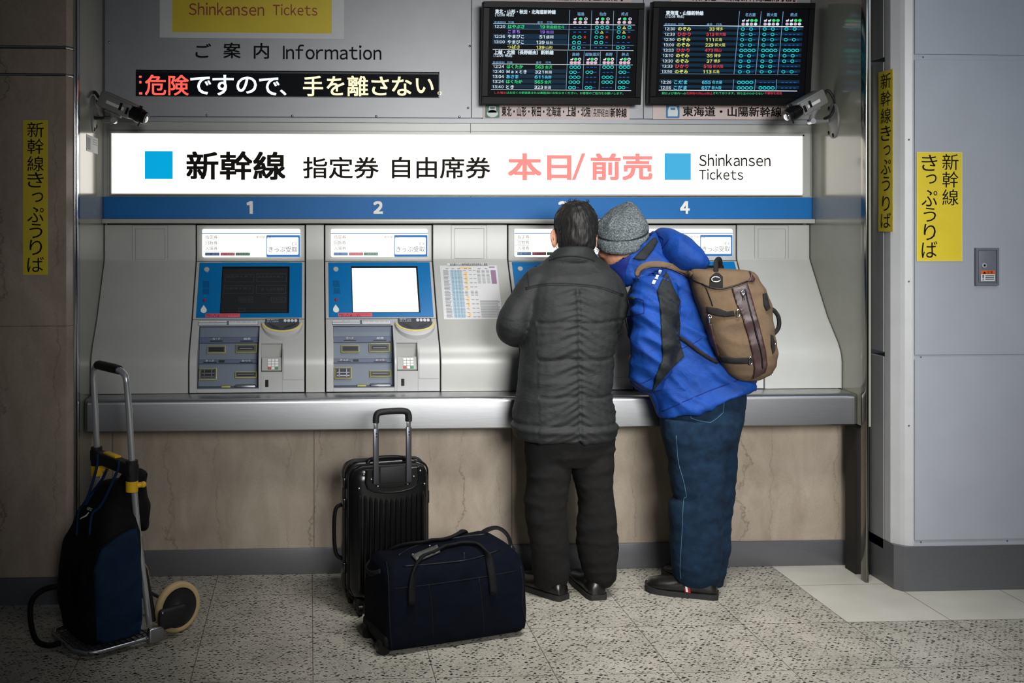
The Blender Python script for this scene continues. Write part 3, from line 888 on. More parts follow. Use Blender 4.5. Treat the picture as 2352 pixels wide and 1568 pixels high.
def build_tokaido(pl, g):
    f = 5.0587
    def X(x): return 1480+x/f
    def Y(y): return y/f
    def T(c, s, x0, x1, yc, h, bold=0.012): text(g(c), pl, s, X(x0), X(x1), Y(yc-h/2), Y(yc+h/2), 0.004, bold, 'em', 2)
    def R(c, x0, y0, x1, y1, d=0.003): pbox(g(c), pl, X(x0), Y(y0), X(x1), Y(y1), d-0.001, d)
    T('e_white', '東海道・山陽新幹線', 248, 684, 152, 52, 0.03); T('e_white', '[12:08 時点]', 246, 456, 192, 38, 0.012)
    for s, x0, x1 in (('発車時刻', 230, 362), ('列車', 390, 457), ('番号', 722, 786), ('行先', 833, 898)): T('e_blueline', s, x0, x1, 284, 32, 0.0)
    rows = [(335, '12:30', 'のぞみ', 'e_yellow', '33', 750, '博多', 912), (397, '12:33', 'ひかり', 'e_red', '513', 718, '新大阪', 945), (459, '12:50', 'のぞみ', 'e_yellow', '111', 712, '広島', 900), (521, '13:00', 'のぞみ', 'e_yellow', '229', 705, '新大阪', 937),
            (583, '13:03', 'ひかり', 'e_red', '473', 700, '岡山', 890), (645, '13:10', 'のぞみ', 'e_yellow', '35', 722, '博多', 886), (708, '13:30', 'のぞみ', 'e_yellow', '37', 720, '博多', 880), (769, '13:33', 'ひかり', 'e_red', '515', 686, '新大阪', 913), (831, '13:50', 'のぞみ', 'e_yellow', '113', 680, '広島', 868),
            (954, '12:26', 'こだま', 'e_sky', '655', 666, '名古屋', 900), (1018, '12:56', 'こだま', 'e_sky', '657', 660, '新大阪', 893)]
    mk = ['o-o-|o-o-|o-o-', 'o-o-|o-o-|----', 'o-o-|o-o-|o-o-', 'o-o-|o-o-|----', 'oooo|oooo|oooo', 'o-o-|o-o-|o-o-', 'o-o-|o-o-|o-o-', 'o-o-|o-o-|----', 'o-o-|o-o-|o-o-', 'oooo|----|----', 'oooo|oooo|----']
    for (y, tm, nm, c, no, xn, ds, xd), ms in zip(rows, mk):
        k = (y-335)*-0.072
        R('row', 216+k, y-27, 1840+k*0.9, y+8, 0.0025)
        T('e_white', tm, 236+k, 355+k, y, 44); T(c, nm, 386+k, 540+k, y, 50, 0.02); T(c, no, xn, 812+k, y+2, 48, 0.02); T(c, ds, 828+k, xd, y+1, 42, 0.004)
        for q, x in zip(ms.split('|'), (1212, 1465, 1718)):
            for i, ch in enumerate(q):
                xx = x+(i-1.5)*47.5+k
                if ch == 'o': pring(g('e_cyan'), pl, X(xx), Y(y+3), 23/f, 7.5/f, 0.004, 14, 19/f)
                else: R('e_blue', xx-13, y+1, xx+13, y+8, 0.004)
    for x, y0, y1 in ((1103, 130, 860), (1355, 132, 860), (1610, 134, 860), (1036, 922, 1048), (1288, 922, 1048), (1536, 922, 1048)):
        dx = (y1-y0)*-0.088
        ppoly(g('e_blueline'), pl, [(X(x-2), Y(y0)), (X(x+3), Y(y0)), (X(x+dx+3), Y(y1)), (X(x+dx-2), Y(y1))], 0.002, 0.003)
    for x0, x1, y, wd in ((222, 1846, 303, 4), (180, 1786, 861, 1.5), (165, 1772, 1052, 4)): R('e_white' if wd > 2 else 'e_blueline', x0, y-wd, x1, y+wd, 0.0032)
    for s, x, wd in (('名古屋', 1229, 60), ('新大阪', 1480, 60), ('終点', 1734, 40)): T('e_blueline', s, x-wd, x+wd, 172, 44, 0.01)
    for xc in (1222, 1477, 1732):
        for i in range(4):
            x = xc+(i-1.5)*48; y = 238
            if i < 2: ppoly(g('e_white'), pl, [(X(x-17), Y(y+13)), (X(x-17), Y(y-4)), (X(x+2), Y(y-5)), (X(x+13), Y(y-17)), (X(x+18), Y(y-9)), (X(x+9), Y(y+13))], 0.002, 0.004)
            else: ppoly(g('e_green'), pl, [(X(a), Y(b)) for a, b in circ(x, y, 19, 12, 17)], 0.002, 0.004)
            ppoly(g('e_pink' if i % 2 == 0 else 'e_white'), pl, [(X(a), Y(b)) for a, b in circ(x-5, y+42, 19, 12, 17)], 0.002, 0.004)
    T('e_green', '駅および車内への', 200, 478, 1084, 30, 0); T('e_red', '危険物の持込は禁止', 484, 790, 1084, 30, 0); T('e_green', 'されております。持ち主のわからない', 796, 1384, 1084, 30, 0); T('e_red', '不審物を発見', 1392, 1594, 1084, 30, 0)
monitor((1108, 1476), None, None, 'wall monitor listing trains in two tables, the left of the two screens', build_tohoku)
monitor((1496, 1866), None, None, 'wall monitor listing trains in one long table, beside the right security camera', build_tokaido)

# line name plates under and above the monitors
def plate(x0, y0, x1, y1, label, icon, items):
    pl = wallY(YB)
    t = thing('line_plate', WB.pt(*WB.pix((x0+x1)/2, y1)), label, 'sign', 'line name plates at the monitors')
    bm = B(); pbox(bm, pl, x0, y0, x1, y1, 0.0005, 0.004); obj('plate', bm, 'pinkplate', t)
    bm = B()
    for it in items: text(bm, pl, *it)
    obj('lettering', bm, 'ink', t, 0, normals=False)
    if icon:
        ix0, iy0, ix1, iy1, m, kind = icon
        bm = B(); ppoly(bm, pl, rrect(ix0, iy0, ix1, iy1, 3), 0.004, 0.005); ic = obj('icon', bm, m, t, 0)
        bm = B(); cx = (ix0+ix1)/2
        if kind == 0:
            ppoly(bm, pl, circ(cx, iy1-10, 12.5, 20, 8.5), 0.005, 0.0058); ppoly(bm, pl, [(cx-10, iy1-12), (cx+10, iy1-12), (cx+7, iy0+3), (cx-7, iy0+3)], 0.005, 0.0058)
        else:
            ppoly(bm, pl, [(cx-11, iy1-4), (cx+11, iy1-4), (cx+11.5, iy0+12), (cx+8, iy0+2), (cx-8, iy0+2), (cx-11.5, iy0+12)], 0.005, 0.0058)
        obj('train_front', bm, 'iconW', ic, 0)
        bm = B(); ppoly(bm, pl, [(cx-5, iy0+10), (cx+5, iy0+10), (cx+6, iy0+5), (cx-6, iy0+5)], 0.0058, 0.0064); obj('windscreen', bm, m, ic, 0)
plate(1109, 240, 1445, 274, 'pale plate with a green train icon under the left monitor', (1114, 241, 1147, 271, 'iconG', 0),
      [('東北・山形・秋田・北海道・上越・北陸', 1152, 1356, 245, 268, 0.005, 0.02), ('(長野経由)', 1358, 1400, 250, 269, 0.005, 0.005), ('新幹線', 1401, 1439, 248, 270, 0.005, 0.02)])
plate(1499, 242, 1822, 274.5, 'pale plate with a blue train icon under the right monitor', (1529, 242.5, 1560, 271.5, 'iconB', 1), [('東海道・山陽新幹線', 1567, 1794, 245, 268, 0.005, 0.02)])
plate(1130, -32, 1450, 4.5, 'pale plate cut by the picture top, over the left monitor', None, [('東北・上越・北陸新幹線空席案内', 1165, 1430, -26, 2, 0.005, 0.015)])
plate(1540, -32, 1830, 5.5, 'pale plate cut by the picture top, over the right monitor', None, [('東海道・山陽新幹線空席状況', 1590, 1826, -26, 4, 0.005, 0.015)])

# ---------------------------------------------------------------- yellow paper signs
def vsign(pl, box, cols, label, tilt=0.0):
    x0, y0, x1, y1 = box
    a0, b0, a1, b1 = pl.box(*box)
    t = thing('paper_sign', pl.pt((a0+a1)/2, b0), label, 'sign', 'yellow vertical paper signs')
    bm = B(); abox(bm, pl, a0, b0, a1, b1, 0.0006, 0.0016); obj('sheet_edge', bm, 'yborder', t)
    e = (a1-a0)*0.02
    bm = B(); abox(bm, pl, a0+e, b0+e, a1-e, b1-e, 0.0016, 0.0022); obj('sheet', bm, 'yellow', t)
    bm = B()
    for xc, wd, chars in cols:
        for ch, yc, h in chars:
            if ch == 'っ': text(bm, pl, ch, xc-wd*0.22, xc+wd*0.46, yc-h*0.32, yc+h*0.32, 0.003, -0.004)
            elif ch == 'う': text(bm, pl, ch, xc-wd*0.38, xc+wd*0.42, yc-h*0.48, yc+h*0.48, 0.003, -0.004)
            elif ch == 'り': text(bm, pl, ch, xc-wd*0.36, xc+wd*0.4, yc-h*0.5, yc+h*0.5, 0.003, -0.004)
            else: text(bm, pl, ch, xc-wd/2, xc+wd/2, yc-h/2, yc+h/2, 0.003, -0.004)
    obj('lettering', bm, 'ink', t, 0, normals=False)
vsign(wallY(4.458), (53, 276, 110, 631), [(82, 38, list(zip('新幹線きっぷうりば', (298, 336, 376, 413, 453, 493, 530, 568, 607), [35]*9)))], 'narrow yellow paper sign on the brown marble pillar')
vsign(wallY(4.430), (2105, 349, 2210, 600), [(2182, 37, list(zip('新幹線', (372, 412, 453), [37]*3))), (2134, 36, list(zip('きっぷうりば', (374, 411, 455, 493, 533, 573), [37, 34, 38, 34, 37, 38])))], 'wide yellow paper sign with two columns on the grey panel')
RS = Plane((2.561, 4.5, 0), (0, -1, 0), (0, 0, 1))
vsign(RS, (2018, 162, 2052, 532), [(2036, 23, list(zip('新幹線きっぷうりば', (186, 226, 266, 306, 345, 383, 422, 467, 506), [35]*9)))], 'narrow yellow paper sign on the side of the grey pillar')

# key switch box on the grey panel
pl = wallY(4.430)
kb = thing('key_switch_box', pl.pt(*pl.pix(2265, 655)), 'small grey metal key switch box with an orange sticker on the grey panel', 'switch box')
bm = B(); pframe(bm, pl, 2238, 569, 2291, 655, 5, 0, 0.012); pbox(bm, pl, 2239, 570, 2290, 654, 0, 0.006); obj('frame', bm, 'boxgrey', kb)
bm = B(); pbox(bm, pl, 2245, 576, 2284, 648, 0.006, 0.009, 0.001); obj('door', bm, 'boxgrey', kb)
bm = B(); c = pl.pt(*pl.pix(2256, 609), 0.009); tube(bm, [c, c+Vector((0, -0.006, 0))], 0.0105, 18); lk = obj('lock', bm, 'silver', kb)
bm = B(); tube(bm, [c+Vector((0.001, -0.006, 0)), c+Vector((0.001, -0.0075, 0))], 0.005, 12); obj('keyhole', bm, 'black', lk)
bm = B(); pbox(bm, pl, 2250, 621, 2282, 645, 0.009, 0.0096); st = obj('sticker', bm, 'paper', kb)
bm = B(); pbox(bm, pl, 2250, 621, 2282, 629, 0.0096, 0.01); obj('orange_band', bm, 'orange', st)
bm = B(); text(bm, pl, '▲注意', 2254, 2278, 622, 628.5, 0.0108); 
for i in range(3): pbox(bm, pl, 2260, 632+4*i, 2280, 633.5+4*i, 0.0096, 0.01)
text(bm, pl, '!', 2253, 2256, 631, 643, 0.0108)
obj('lettering', bm, 'ink', st, 0, normals=False)

# notice on the left recess wall
LS = Plane((XL, 4.8, 0), (0, 1, 0), (0, 0, 1))
nt = thing('notice_sticker', LS.pt(*LS.pix(211, 350)), 'small white notice stuck on the recess wall under the left security camera', 'sticker')
bm = B(); pbox(bm, LS, 198.5, 313, 224, 350, 0.0003, 0.0012); obj('sheet', bm, 'paper', nt)
bm = B(); pbox(bm, LS, 200, 316, 207, 343, 0.0012, 0.0016)
for i in range(3): pbox(bm, LS, 213, 321+5*i, 222, 323+5*i, 0.0012, 0.0016)
obj('print', bm, 'greyprint', nt)
# ---------------------------------------------------------------- steel ledge
ZC = 0.832
bm = B()
def ledge_profile():
    o = []
    r = 0.022
    o += [(4.86, ZC)]
    for k in range(7):
        t = PI/2*k/6; o.append((4.62+r-r*math.sin(t), ZC-r+r*math.cos(t)))
    o += [(4.62, 0.695), (4.628, 0.689), (4.80, 0.689), (4.86, 0.70)]
    return o
lp = ledge_profile()
xs = [XL+0.004, XL+0.02, 2.47, 2.488]
rings = []
for i, x in enumerate(xs):
    ins = 0.016 if i in (0, 3) else 0
    rings.append([Vector((x, y+(ins if y < 4.7 else 0), z-(ins*0.3 if z > 0.8 else 0))) for y, z in lp])
loft(bm, rings)
lg = thing('ledge', (0.75, 4.74, 0.69), 'long brushed steel ledge running below the ticket machines', 'ledge')
obj('top', bm, 'steel', lg, smooth=40)

# ---------------------------------------------------------------- curved machine front
PROF = [(4.772, ZC), (4.772, 0.955), (4.777, 0.985), (4.79, 1.015), (4.81, 1.045), (4.835, 1.072), (4.91, 1.157), (5.085, 1.42), (5.09, 1.432), (5.09, 1.62)]
def profY(z):
    for (y0, z0), (y1, z1) in zip(PROF[:-1], PROF[1:]):
        if z0 <= z <= z1: return y0+(y1-y0)*(z-z0)/(z1-z0)
    return PROF[0][0] if z < PROF[0][1] else PROF[-1][0]
def prof_strip(bm, x0, x1, z0, z1, off=0.0, back=5.15, bev=0.002):
    zz = [z0]+[z for _, z in PROF if z0+0.002 < z < z1-0.002]+[z1]
    out = [(profY(z)-off, z) for z in zz]
    pts = out+[(back, z1), (back, z0)]
    rings = [[Vector((x, y+i, z)) for y, z in pts] for x, i in ((x0, bev), (x0+bev, 0), (x1-bev, 0), (x1, bev))]
    return loft(bm, rings)
def on_prof(x, y):
    d = ray(x, y); t = 4.5
    for _ in range(60):
        p = CAM+d*t; e = profY(p.z)-p.y; t += e*0.5
    return CAM+d*t

# machine extents (x) and the panels between
MW, PITCH = 0.521, 0.62
MX = [-0.5425, 0.0785, 0.978, 1.596]
ztop = Zat(513, 5.05)
H = wallY(5.082)
BP = Plane((0, 4.91, 1.157), (1, 0, 0), (0, 0.175, 0.263))
LO = Plane((0, 4.772, 0.9), (1, 0, 0), (0, 0, 1))
RB = Plane((0, 4.838, 0.86), (1, 0, 0), (0, 0.085, 0.28))
def make_machine():
    x0 = MX[0]; x1 = x0+MW
    t = thing('ticket_machine', (x0+MW/2, 4.9, ZC), 'ticket machine under number 1 with its touch screen dark', 'ticket machine', 'ticket machines')
    zb = 1.418; zt = 1.157+0.003
    zl = ZC+0.004
    rx0, rx1 = LO.pix(452, 820)[0], LO.pix(593.5, 820)[0]          # slate recess
    rz0 = on_prof(520, 893).z; rz1 = on_prof(520, 749).z
    cx0, cx1 = LO.pix(599.5, 820)[0], LO.pix(648, 820)[0]          # card recess
    cz0 = on_prof(620, 854).z; cz1 = on_prof(620, 789).z
    bm = B()
    zsplit = on_prof(570, 733.5).z
    prof_strip(bm, x0, rx0, zl, zsplit); prof_strip(bm, rx1, cx0, zl, zsplit); prof_strip(bm, cx1, x1, zl, zsplit)
    prof_strip(bm, rx0-0.001, rx1+0.001, zl, rz0); prof_strip(bm, rx0-0.001, rx1+0.001, rz1, zsplit)
    prof_strip(bm, cx0-0.001, cx1+0.001, zl, cz0); prof_strip(bm, cx0-0.001, cx1+0.001, cz1, zsplit)
    obj('lower_body', bm, 'machine', t, 30)
    bm = B(); prof_strip(bm, x0, x1, zsplit+0.002, zb); fr = obj('screen_housing', bm, 'machine', t, 30)
    bm = B(); prof_strip(bm, x0, x1, zb+0.003, ztop-0.008); obj('header', bm, 'header', t, 30)
    bm = B(); cube(bm, x0-0.005, x1+0.005, 5.13, 5.16, zl, ztop); obj('cabinet', bm, 'gap', t)
    # lit header display
    a = H.box(464.5, 525.5, 689.5, 590.5)
    bm = B(); apoly(bm, H, rrect(*a, 0.008), 0.0, 0.004); hd = obj('display', bm, 'hdr', t, 0)
    bm = B(); pbox(bm, H, 464.5, 535.7, 689.5, 537.2, 0.004, 0.0045)
    q = H.box(612, 540, 689, 590); ib = H.box(613.5, 545, 685.5, 584.5)
    apoly(bm, H, rrect(*q, 0.004), 0.004, 0.0045); obj('blue_field', bm, 'hdrblue', hd, 0)
    bm = B(); apoly(bm, H, rrect(*ib, 0.005), 0.0045, 0.005); obj('white_field', bm, 'hdr', hd, 0)
    bm = B(); d = 0.0056
    text(bm, H, '指定券', 472, 500, 540, 549, d); text(bm, H, '回数券', 472, 500, 553, 562, d); text(bm, H, '入場券', 472, 500, 566, 575, d)
    text(bm, H, 'EX', 671, 682.5, 557, 563.5, d); text(bm, H, 'きっぷ受取', 617, 683, 566, 579, d, 0.004)
    text(bm, H, '東京駅出発分', 588, 631, 541.5, 547, d)
    for yy in (550.8, 564, 577): pbox(bm, H, 466, yy, 500, yy+0.5, 0.004, 0.0045)
    obj('lettering', bm, 'greyprint', hd, 0, normals=False)
    for nm, c, xa, xb in (('blue_tag', 'blue', 471.5, 504), ('pink_tag', 'pinkprint', 507, 539.5), ('green_tag', 'green', 541.5, 574)):
        bm = B(); pbox(bm, H, xa, 580, xb, 586.5, 0.004, 0.0048); tg = obj(nm, bm, c, hd, 0)
        bm = B(); text(bm, H, {'blue_tag': '東海道・山陽新幹線', 'pink_tag': '東北新幹線', 'green_tag': '上越新幹線'}[nm], xa+2, xb-2, 581.5, 585, 0.0056); obj('lettering', bm, 'paper', tg, 0, normals=False)
    # blue fascia with touch screen
    S = BP; d0 = 0.0
    fa = [S.pix(458.5, 604)[0], S.pix(570, 729.5)[1], S.pix(694, 604)[0], S.pix(570, 603)[1]]
    sa = [S.pix(508.5, 665)[0], S.pix(570, 719.5)[1], S.pix(664, 665)[0], S.pix(570, 613)[1]]
    bm = B()
    abox(bm, S, fa[0], fa[1], sa[0], fa[3], -0.004, 0.003, 0.0015, 1); abox(bm, S, sa[2], fa[1], fa[2], fa[3], -0.004, 0.003, 0.0015, 1)
    abox(bm, S, sa[0]-0.001, fa[1], sa[2]+0.001, sa[1], -0.004, 0.003); abox(bm, S, sa[0]-0.001, sa[3], sa[2]+0.001, fa[3], -0.004, 0.003)
    obj('fascia', bm, 'blue', t, 30)
    bm = B(); e = 0.007
    abox(bm, S, sa[0]-.001, sa[1]-.001, sa[0]+e*.4, sa[3]+.001, -0.004, 0.0032); abox(bm, S, sa[2]-e, sa[1]-.001, sa[2]+.001, sa[3]+.001, -0.004, 0.0032)
    abox(bm, S, sa[0], sa[3]-e*1.2, sa[2], sa[3]+.001, -0.004, 0.0032); abox(bm, S, sa[0], sa[1]-.001, sa[2], sa[1]+e*.4, -0.004, 0.0032)
    obj('screen_bezel', bm, 'black', t)
    bm = B(); abox(bm, S, sa[0], sa[1], sa[2], sa[3], -0.003, 0.0012); obj('touch_screen', bm, 'screen_off', t, 0)
    bm = B(); pbox_list = ((517, 630, 583, 648), (589, 629, 658, 647), (514, 656, 582, 674), (588, 655, 656, 675), (548, 682, 581, 694), (623, 682, 656, 694), (548, 708, 563, 716))
    for x_0, y_0, x_1, y_1 in pbox_list: pframe(bm, S, x_0, y_0, x_1, y_1, 0.7, 0.0012, 0.0016)
    tx = [('指定券を買う', 520, 578, 633, 638), ('自由席券を買う', 593, 650, 633, 638), ('回数券を買う', 518, 576, 660, 665), ('きっぷの受取', 600, 652, 661, 668), ('ENGLISH', 551, 578, 685, 691), ('とりけし', 627, 652, 685, 691)]
    for sss, x_0, x_1, y_0, y_1 in tx: text(bm, S, sss, x_0, x_1, y_0, y_1, 0.0018)
    obj('screen_menu', bm, 'slatedark', t, 0, normals=False)
    bm = B(); c = S.pt(*S.pix(475, 620)); tube(bm, [c+S.n*0.001, c+S.n*0.008], 0.0125, 18); obj('lens_button', bm, 'silver', t)
    bm = B()
    for i in range(8):
        for j in range(14):
            if j != 7: pbox(bm, S, 466+i*1.9, 646+j*2.2, 467+i*1.9, 647.2+j*2.2, 0.003, 0.0034)
    obj('speaker_grille', bm, 'ink', t, 0)
    bm = B(); ell(bm, S.pt(*S.pix(470, 690), 0.003), (S.u*0.008, S.v*0.008, S.n*0.006)); obj('call_button', bm, 'red', t)
    bm = B(); dr = [(468, 701)]+[(468+7*math.cos(q), 713+6.5*math.sin(q)) for q in [math.radians(a) for a in range(-30, 215, 20)]]
    ppoly(bm, S, dr, 0.003, 0.0038); obj('drop_mark', bm, 'white', t, 0)
    bm = B(); pbox(bm, S, 472, 720.5, 551, 729, 0.003, 0.0036); sk = obj('pink_sticker', bm, 'pinkprint', t, 0)
    bm = B(); text(bm, S, '硬貨は一度に多く入れないでください', 474, 548, 722, 725, 0.0042); text(bm, S, 'ご協力をお願いします', 474, 524, 725.6, 728.6, 0.0042); obj('lettering', bm, 'ink', sk, 0, normals=False)
    # label strip above the recess
    q0 = on_prof(520, 742); L2 = Plane(q0, (1, 0, 0), (0, profY(q0.z+0.02)-q0.y, 0.02))
    bm = B(); pbox(bm, L2, 456, 736.5, 593, 747, 0.0005, 0.002); lb = obj('label_strip', bm, 'slate', t, 0)
    bm = B(); pbox(bm, L2, 457, 737.5, 521, 741, 0.002, 0.0026); pbox(bm, L2, 457, 742.5, 521, 746, 0.002, 0.0026); pbox(bm, L2, 526, 737.5, 592, 746, 0.002, 0.0026); obj('label_paper', bm, 'paper', lb, 0)
    bm = B(); text(bm, L2, '10000 5000 2000 1000', 542, 588, 738.5, 742, 0.0032); text(bm, L2, '使用できる紙幣', 528, 540, 739, 741.5, 0.0032); text(bm, L2, 'カード', 480, 498, 738.2, 740.4, 0.0032); obj('lettering', bm, 'greyprint', lb, 0, normals=False)
    # slate recess
    bm = B(); R = RB
    ra = [rx0-0.002, -0.012, rx1+0.002, R.pix(520, 745)[1]+0.03]
    abox(bm, R, *ra, -0.02, 0.0)
    ys = [profY(z) for z in (rz0, rz1)]
    for x, s in ((rx0, 1), (rx1, -1)):
        v = [bm.verts.new(p) for p in ((x+s*0.0015, ys[0]+0.012, rz0), (x+s*0.0015, 4.86, rz0), (x+s*0.0015, 4.98, rz1), (x+s*0.0015, ys[1]+0.012, rz1))]; bm.faces.new(v)
    cube(bm, rx0, rx1, ys[0]+0.004, 4.87, rz0-0.002, rz0+0.003)
    rc = obj('slot_recess', bm, 'slate', t, 0)
    bm = B()
    pbox(bm, R, 458, 775, 594, 788.5, 0, 0.012, 0.002); pbox(bm, R, 456, 826, 593, 836, 0, 0.012, 0.002)
    obj('label_band', bm, 'slateband', rc, 0)
    bm = B(); text(bm, R, 'カード', 489, 506, 776.5, 781.5, 0.0132, 0.005); text(bm, R, '紙幣', 560, 576, 776.5, 781.5, 0.0132, 0.005); text(bm, R, 'きっぷ', 473, 492, 827, 831.5, 0.0132, 0.005); text(bm, R, 'おつり', 556, 575.5, 827, 831.5, 0.0132, 0.005)
    obj('lettering', bm, 'paper', rc, 0, normals=False)
    bm = B()
    for q in ((483, 783, 512, 785.5), (552, 783, 582, 785.5), (467, 831.8, 498, 834), (551, 831.8, 581, 834), (503, 828, 516, 833.5)): pbox(bm, R, *q, 0.012, 0.0128)
    obj('slot_line', bm, 'black', rc, 0)
    for nm, q, ins in (('card_slot', (476.5, 795, 519, 812.5), 3), ('banknote_slot', (541.5, 791, 590, 811), 5), ('ticket_slot', (458.5, 846, 499, 873), 4), ('change_slot', (540.5, 853.5, 590.5, 868.5), 3)):
        bm = B(); pbox(bm, R, *q, 0, 0.016, 0.003, 2); sl = obj(nm, bm, 'lime', t, 30)
        bm = B(); pbox(bm, R, q[0]+1.6, q[1]+1.6, q[2]-1.6, q[3]-1.6, 0.012, 0.018); obj('bezel', bm, 'slatedark', sl)
        bm = B(); pbox(bm, R, q[0]+ins+1, q[1]+ins+1, q[2]-ins-1, q[3]-ins-1, 0.012, 0.0186); obj('opening', bm, 'black', sl)
        if nm == 'ticket_slot':
            bm = B()
            for y in (857, 864): pbox(bm, R, q[0]+5, y, q[2]-5, y+3.2, 0.0186, 0.021, 0.001, 1)
            pbox(bm, R, 469, 850, 471, 869, 0.0186, 0.021); pbox(bm, R, 486, 850, 488, 869, 0.0186, 0.021)
            obj('shutter', bm, 'gunmetal', sl)
        if nm == 'banknote_slot':
            bm = B(); pbox(bm, R, q[0]+9, q[1]+10, q[2]-9, q[1]+12, 0.0186, 0.022); obj('lip', bm, 'greyprint', sl)
        if nm == 'change_slot':
            bm = B(); pbox(bm, R, q[0]+6, q[1]+6.4, q[2]-6, q[1]+8, 0.0186, 0.021); obj('lip', bm, 'greyprint', sl)
    bm = B(); z = rz0+0.003
    cube(bm, R.pix(541, 885)[0], R.pix(588, 885)[0], ys[0]+0.02, ys[0]+0.07, z, z+0.008, 0.002); obj('change_tray', bm, 'alu', rc)
    bm = B(); cube(bm, R.pix(510, 885)[0], R.pix(531, 885)[0], ys[0]+0.02, ys[0]+0.05, z, z+0.006, 0.002); obj('yellow_tray_mark', bm, 'lime', rc)
    # coin hopper
    q0 = on_prof(648, 750); C = Plane(q0, (1, 0, 0), (0, profY(q0.z+0.03)-q0.y, 0.03))
    sc = [(648+47*math.cos(a), 746+36*math.sin(a)) for a in [math.radians(k) for k in range(0, 181, 9)]]
    bm = B(); pts0 = [C.pt(*C.pix(*p), 0.0) for p in sc]; pts1 = [C.pt(*C.pix(648+(x-648)*1.0, 746+(y-746)*0.86), 0.018) for x, y in sc]; pts2 = [C.pt(*C.pix(648+(x-648)*0.94, 746+(y-746)*0.62), 0.022) for x, y in sc]
    loft(bm, [pts0, pts1, pts2]); hp = obj('coin_hopper', bm, 'machine', t, 40)
    bm = B(); apoly(bm, C, [C.pix(648+(x-648)*0.86, 746.5+(y-746)*0.5) for x, y in sc], 0.020, 0.0235); obj('hopper_bowl', bm, 'slatedark', hp, 0)
    bm = B(); ar = [C.pt(*C.pix(648+45*math.cos(a), 746.5+20*math.sin(a)), 0.0225) for a in [math.radians(k) for k in range(3, 178, 8)]]; tube(bm, ar, 0.0028, 6); obj('yellow_arc', bm, 'arc', hp)
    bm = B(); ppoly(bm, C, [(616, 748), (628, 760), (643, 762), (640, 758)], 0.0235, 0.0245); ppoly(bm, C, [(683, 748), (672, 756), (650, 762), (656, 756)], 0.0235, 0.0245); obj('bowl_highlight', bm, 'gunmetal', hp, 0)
    bm = B(); pbox(bm, C, 610, 734.5, 687, 744.5, 0.001, 0.012, 0.001, 1); hb = obj('coin_label', bm, 'slatedark', hp, 0)
    bm = B()
    for i in range(4): ppoly(bm, C, circ(655+i*8.1, 739.5, 3.5, 14), 0.012, 0.0126)
    text(bm, C, '硬貨', 613, 629, 736, 739.5, 0.0132); text(bm, C, 'Coin', 630, 640, 736, 739.5, 0.0132); text(bm, C, '使える硬貨', 613, 640, 741, 743.5, 0.0132)
    obj('lettering', bm, 'paper', hb, 0, normals=False)
    # card reader recess with keypad
    bm = B(); cube(bm, cx0-0.002, cx1+0.002, 4.835, 4.85, cz0-0.01, cz1+0.01)
    cr = obj('card_recess', bm, 'header', t)
    KP = Plane(Vector((cx0, 4.785, cz0+0.004)), (1, 0, 0), (0, 0.02, 0.058)); wk = cx1-cx0
    bm = B(); abox(bm, KP, 0.002, 0, wk-0.002, 0.062, -0.03, 0.0, 0.002, 1); kp = obj('keypad', bm, 'header', t)
    for i in range(3):
        for j in range(4):
            bm = B(); a = 0.030+i*0.0165; b = 0.006+(3-j)*0.0125
            abox(bm, KP, a, b, a+0.0145, b+0.0105, 0, 0.004, 0.001, 1)
            obj('key', bm, 'keyred' if (i, j) == (0, 3) else 'green' if (i, j) == (2, 3) else 'white', kp, 0)
    bm = B(); pbox(bm, LO, 650.5, 800, 651.2, 872, 0, 0.0008); pbox(bm, LO, 650.5, 871.5, 697, 872.2, 0, 0.0008); obj('door_line', bm, 'greyprint', t, 0)
    bm = B(); pbox(bm, LO, 609, 872, 616.5, 888.5, -0.001, 0.0012, 0.001, 1); obj('receipt_slot', bm, 'black', t)
    return t
m1 = make_machine()
mlabels = ['', 'ticket machine under number 2 with a bright white screen', 'ticket machine under number 3 behind the man in the charcoal jacket', 'ticket machine under number 4 behind the man in the blue jacket']
machines = [m1]
for k in (1, 2, 3):
    machines.append(dup(m1, m1.location+Vector((MX[k]-MX[0], 0, 0)), mlabels[k]))
for k in (1, 2, 3):
    for ch in machines[k].children:
        if ch.name.startswith('touch_screen'):
            ch.data = ch.data.copy(); ch.data.materials[0] = M['screen_on' if k == 1 else 'screen_off']
        if k == 1 and ch.name.startswith('screen_menu'): bpy.data.objects.remove(ch)

bm = B(); cube(bm, XL+0.002, XR-0.002, 5.161, 5.19, 0.70, 1.62); struct('wall_behind', bm, 'gap')
# ---------------------------------------------------------------- panels between the machines
g = 0.0065
spans = [(XL+0.003, MX[0]-g, 'wide plain grey panel left of the dark-screened ticket machine', (303, 517, 386, 602)), (MX[0]+MW+g, MX[1]-g, 'narrow plain grey panel between ticket machines 1 and 2', None),
         (MX[1]+MW+g, MX[2]-g, 'grey panel carrying the fare chart right of ticket machine 2', (1036, 516, 1119, 600)), (MX[2]+MW+g, MX[3]-g, 'narrow grey panel between ticket machines 3 and 4', None), (MX[3]+MW+g, XR-0.003, 'wide plain grey panel right of the brown backpack', (1733, 517, 1811, 600))]
for a, b, lbl, hatch in spans:
    t = thing('filler_panel', ((a+b)/2, 4.9, ZC), lbl, 'panel', 'grey panels beside the ticket machines')
    bm = B(); prof_strip(bm, a, b, ZC+0.002, ztop-0.006); obj('front', bm, 'cream', t, 30)
    if hatch:
        pl = wallY(5.09)
        bm = B(); x0, y0, x1, y1 = hatch
        pframe(bm, pl, x0, y0, x1, y1, 0.9, -0.002, 0.0008); pframe(bm, pl, x0+8, y0+8, x1-7, y1-6, 0.8, -0.002, 0.0008)
        obj('access_hatch', bm, 'greyprint', t, 0)

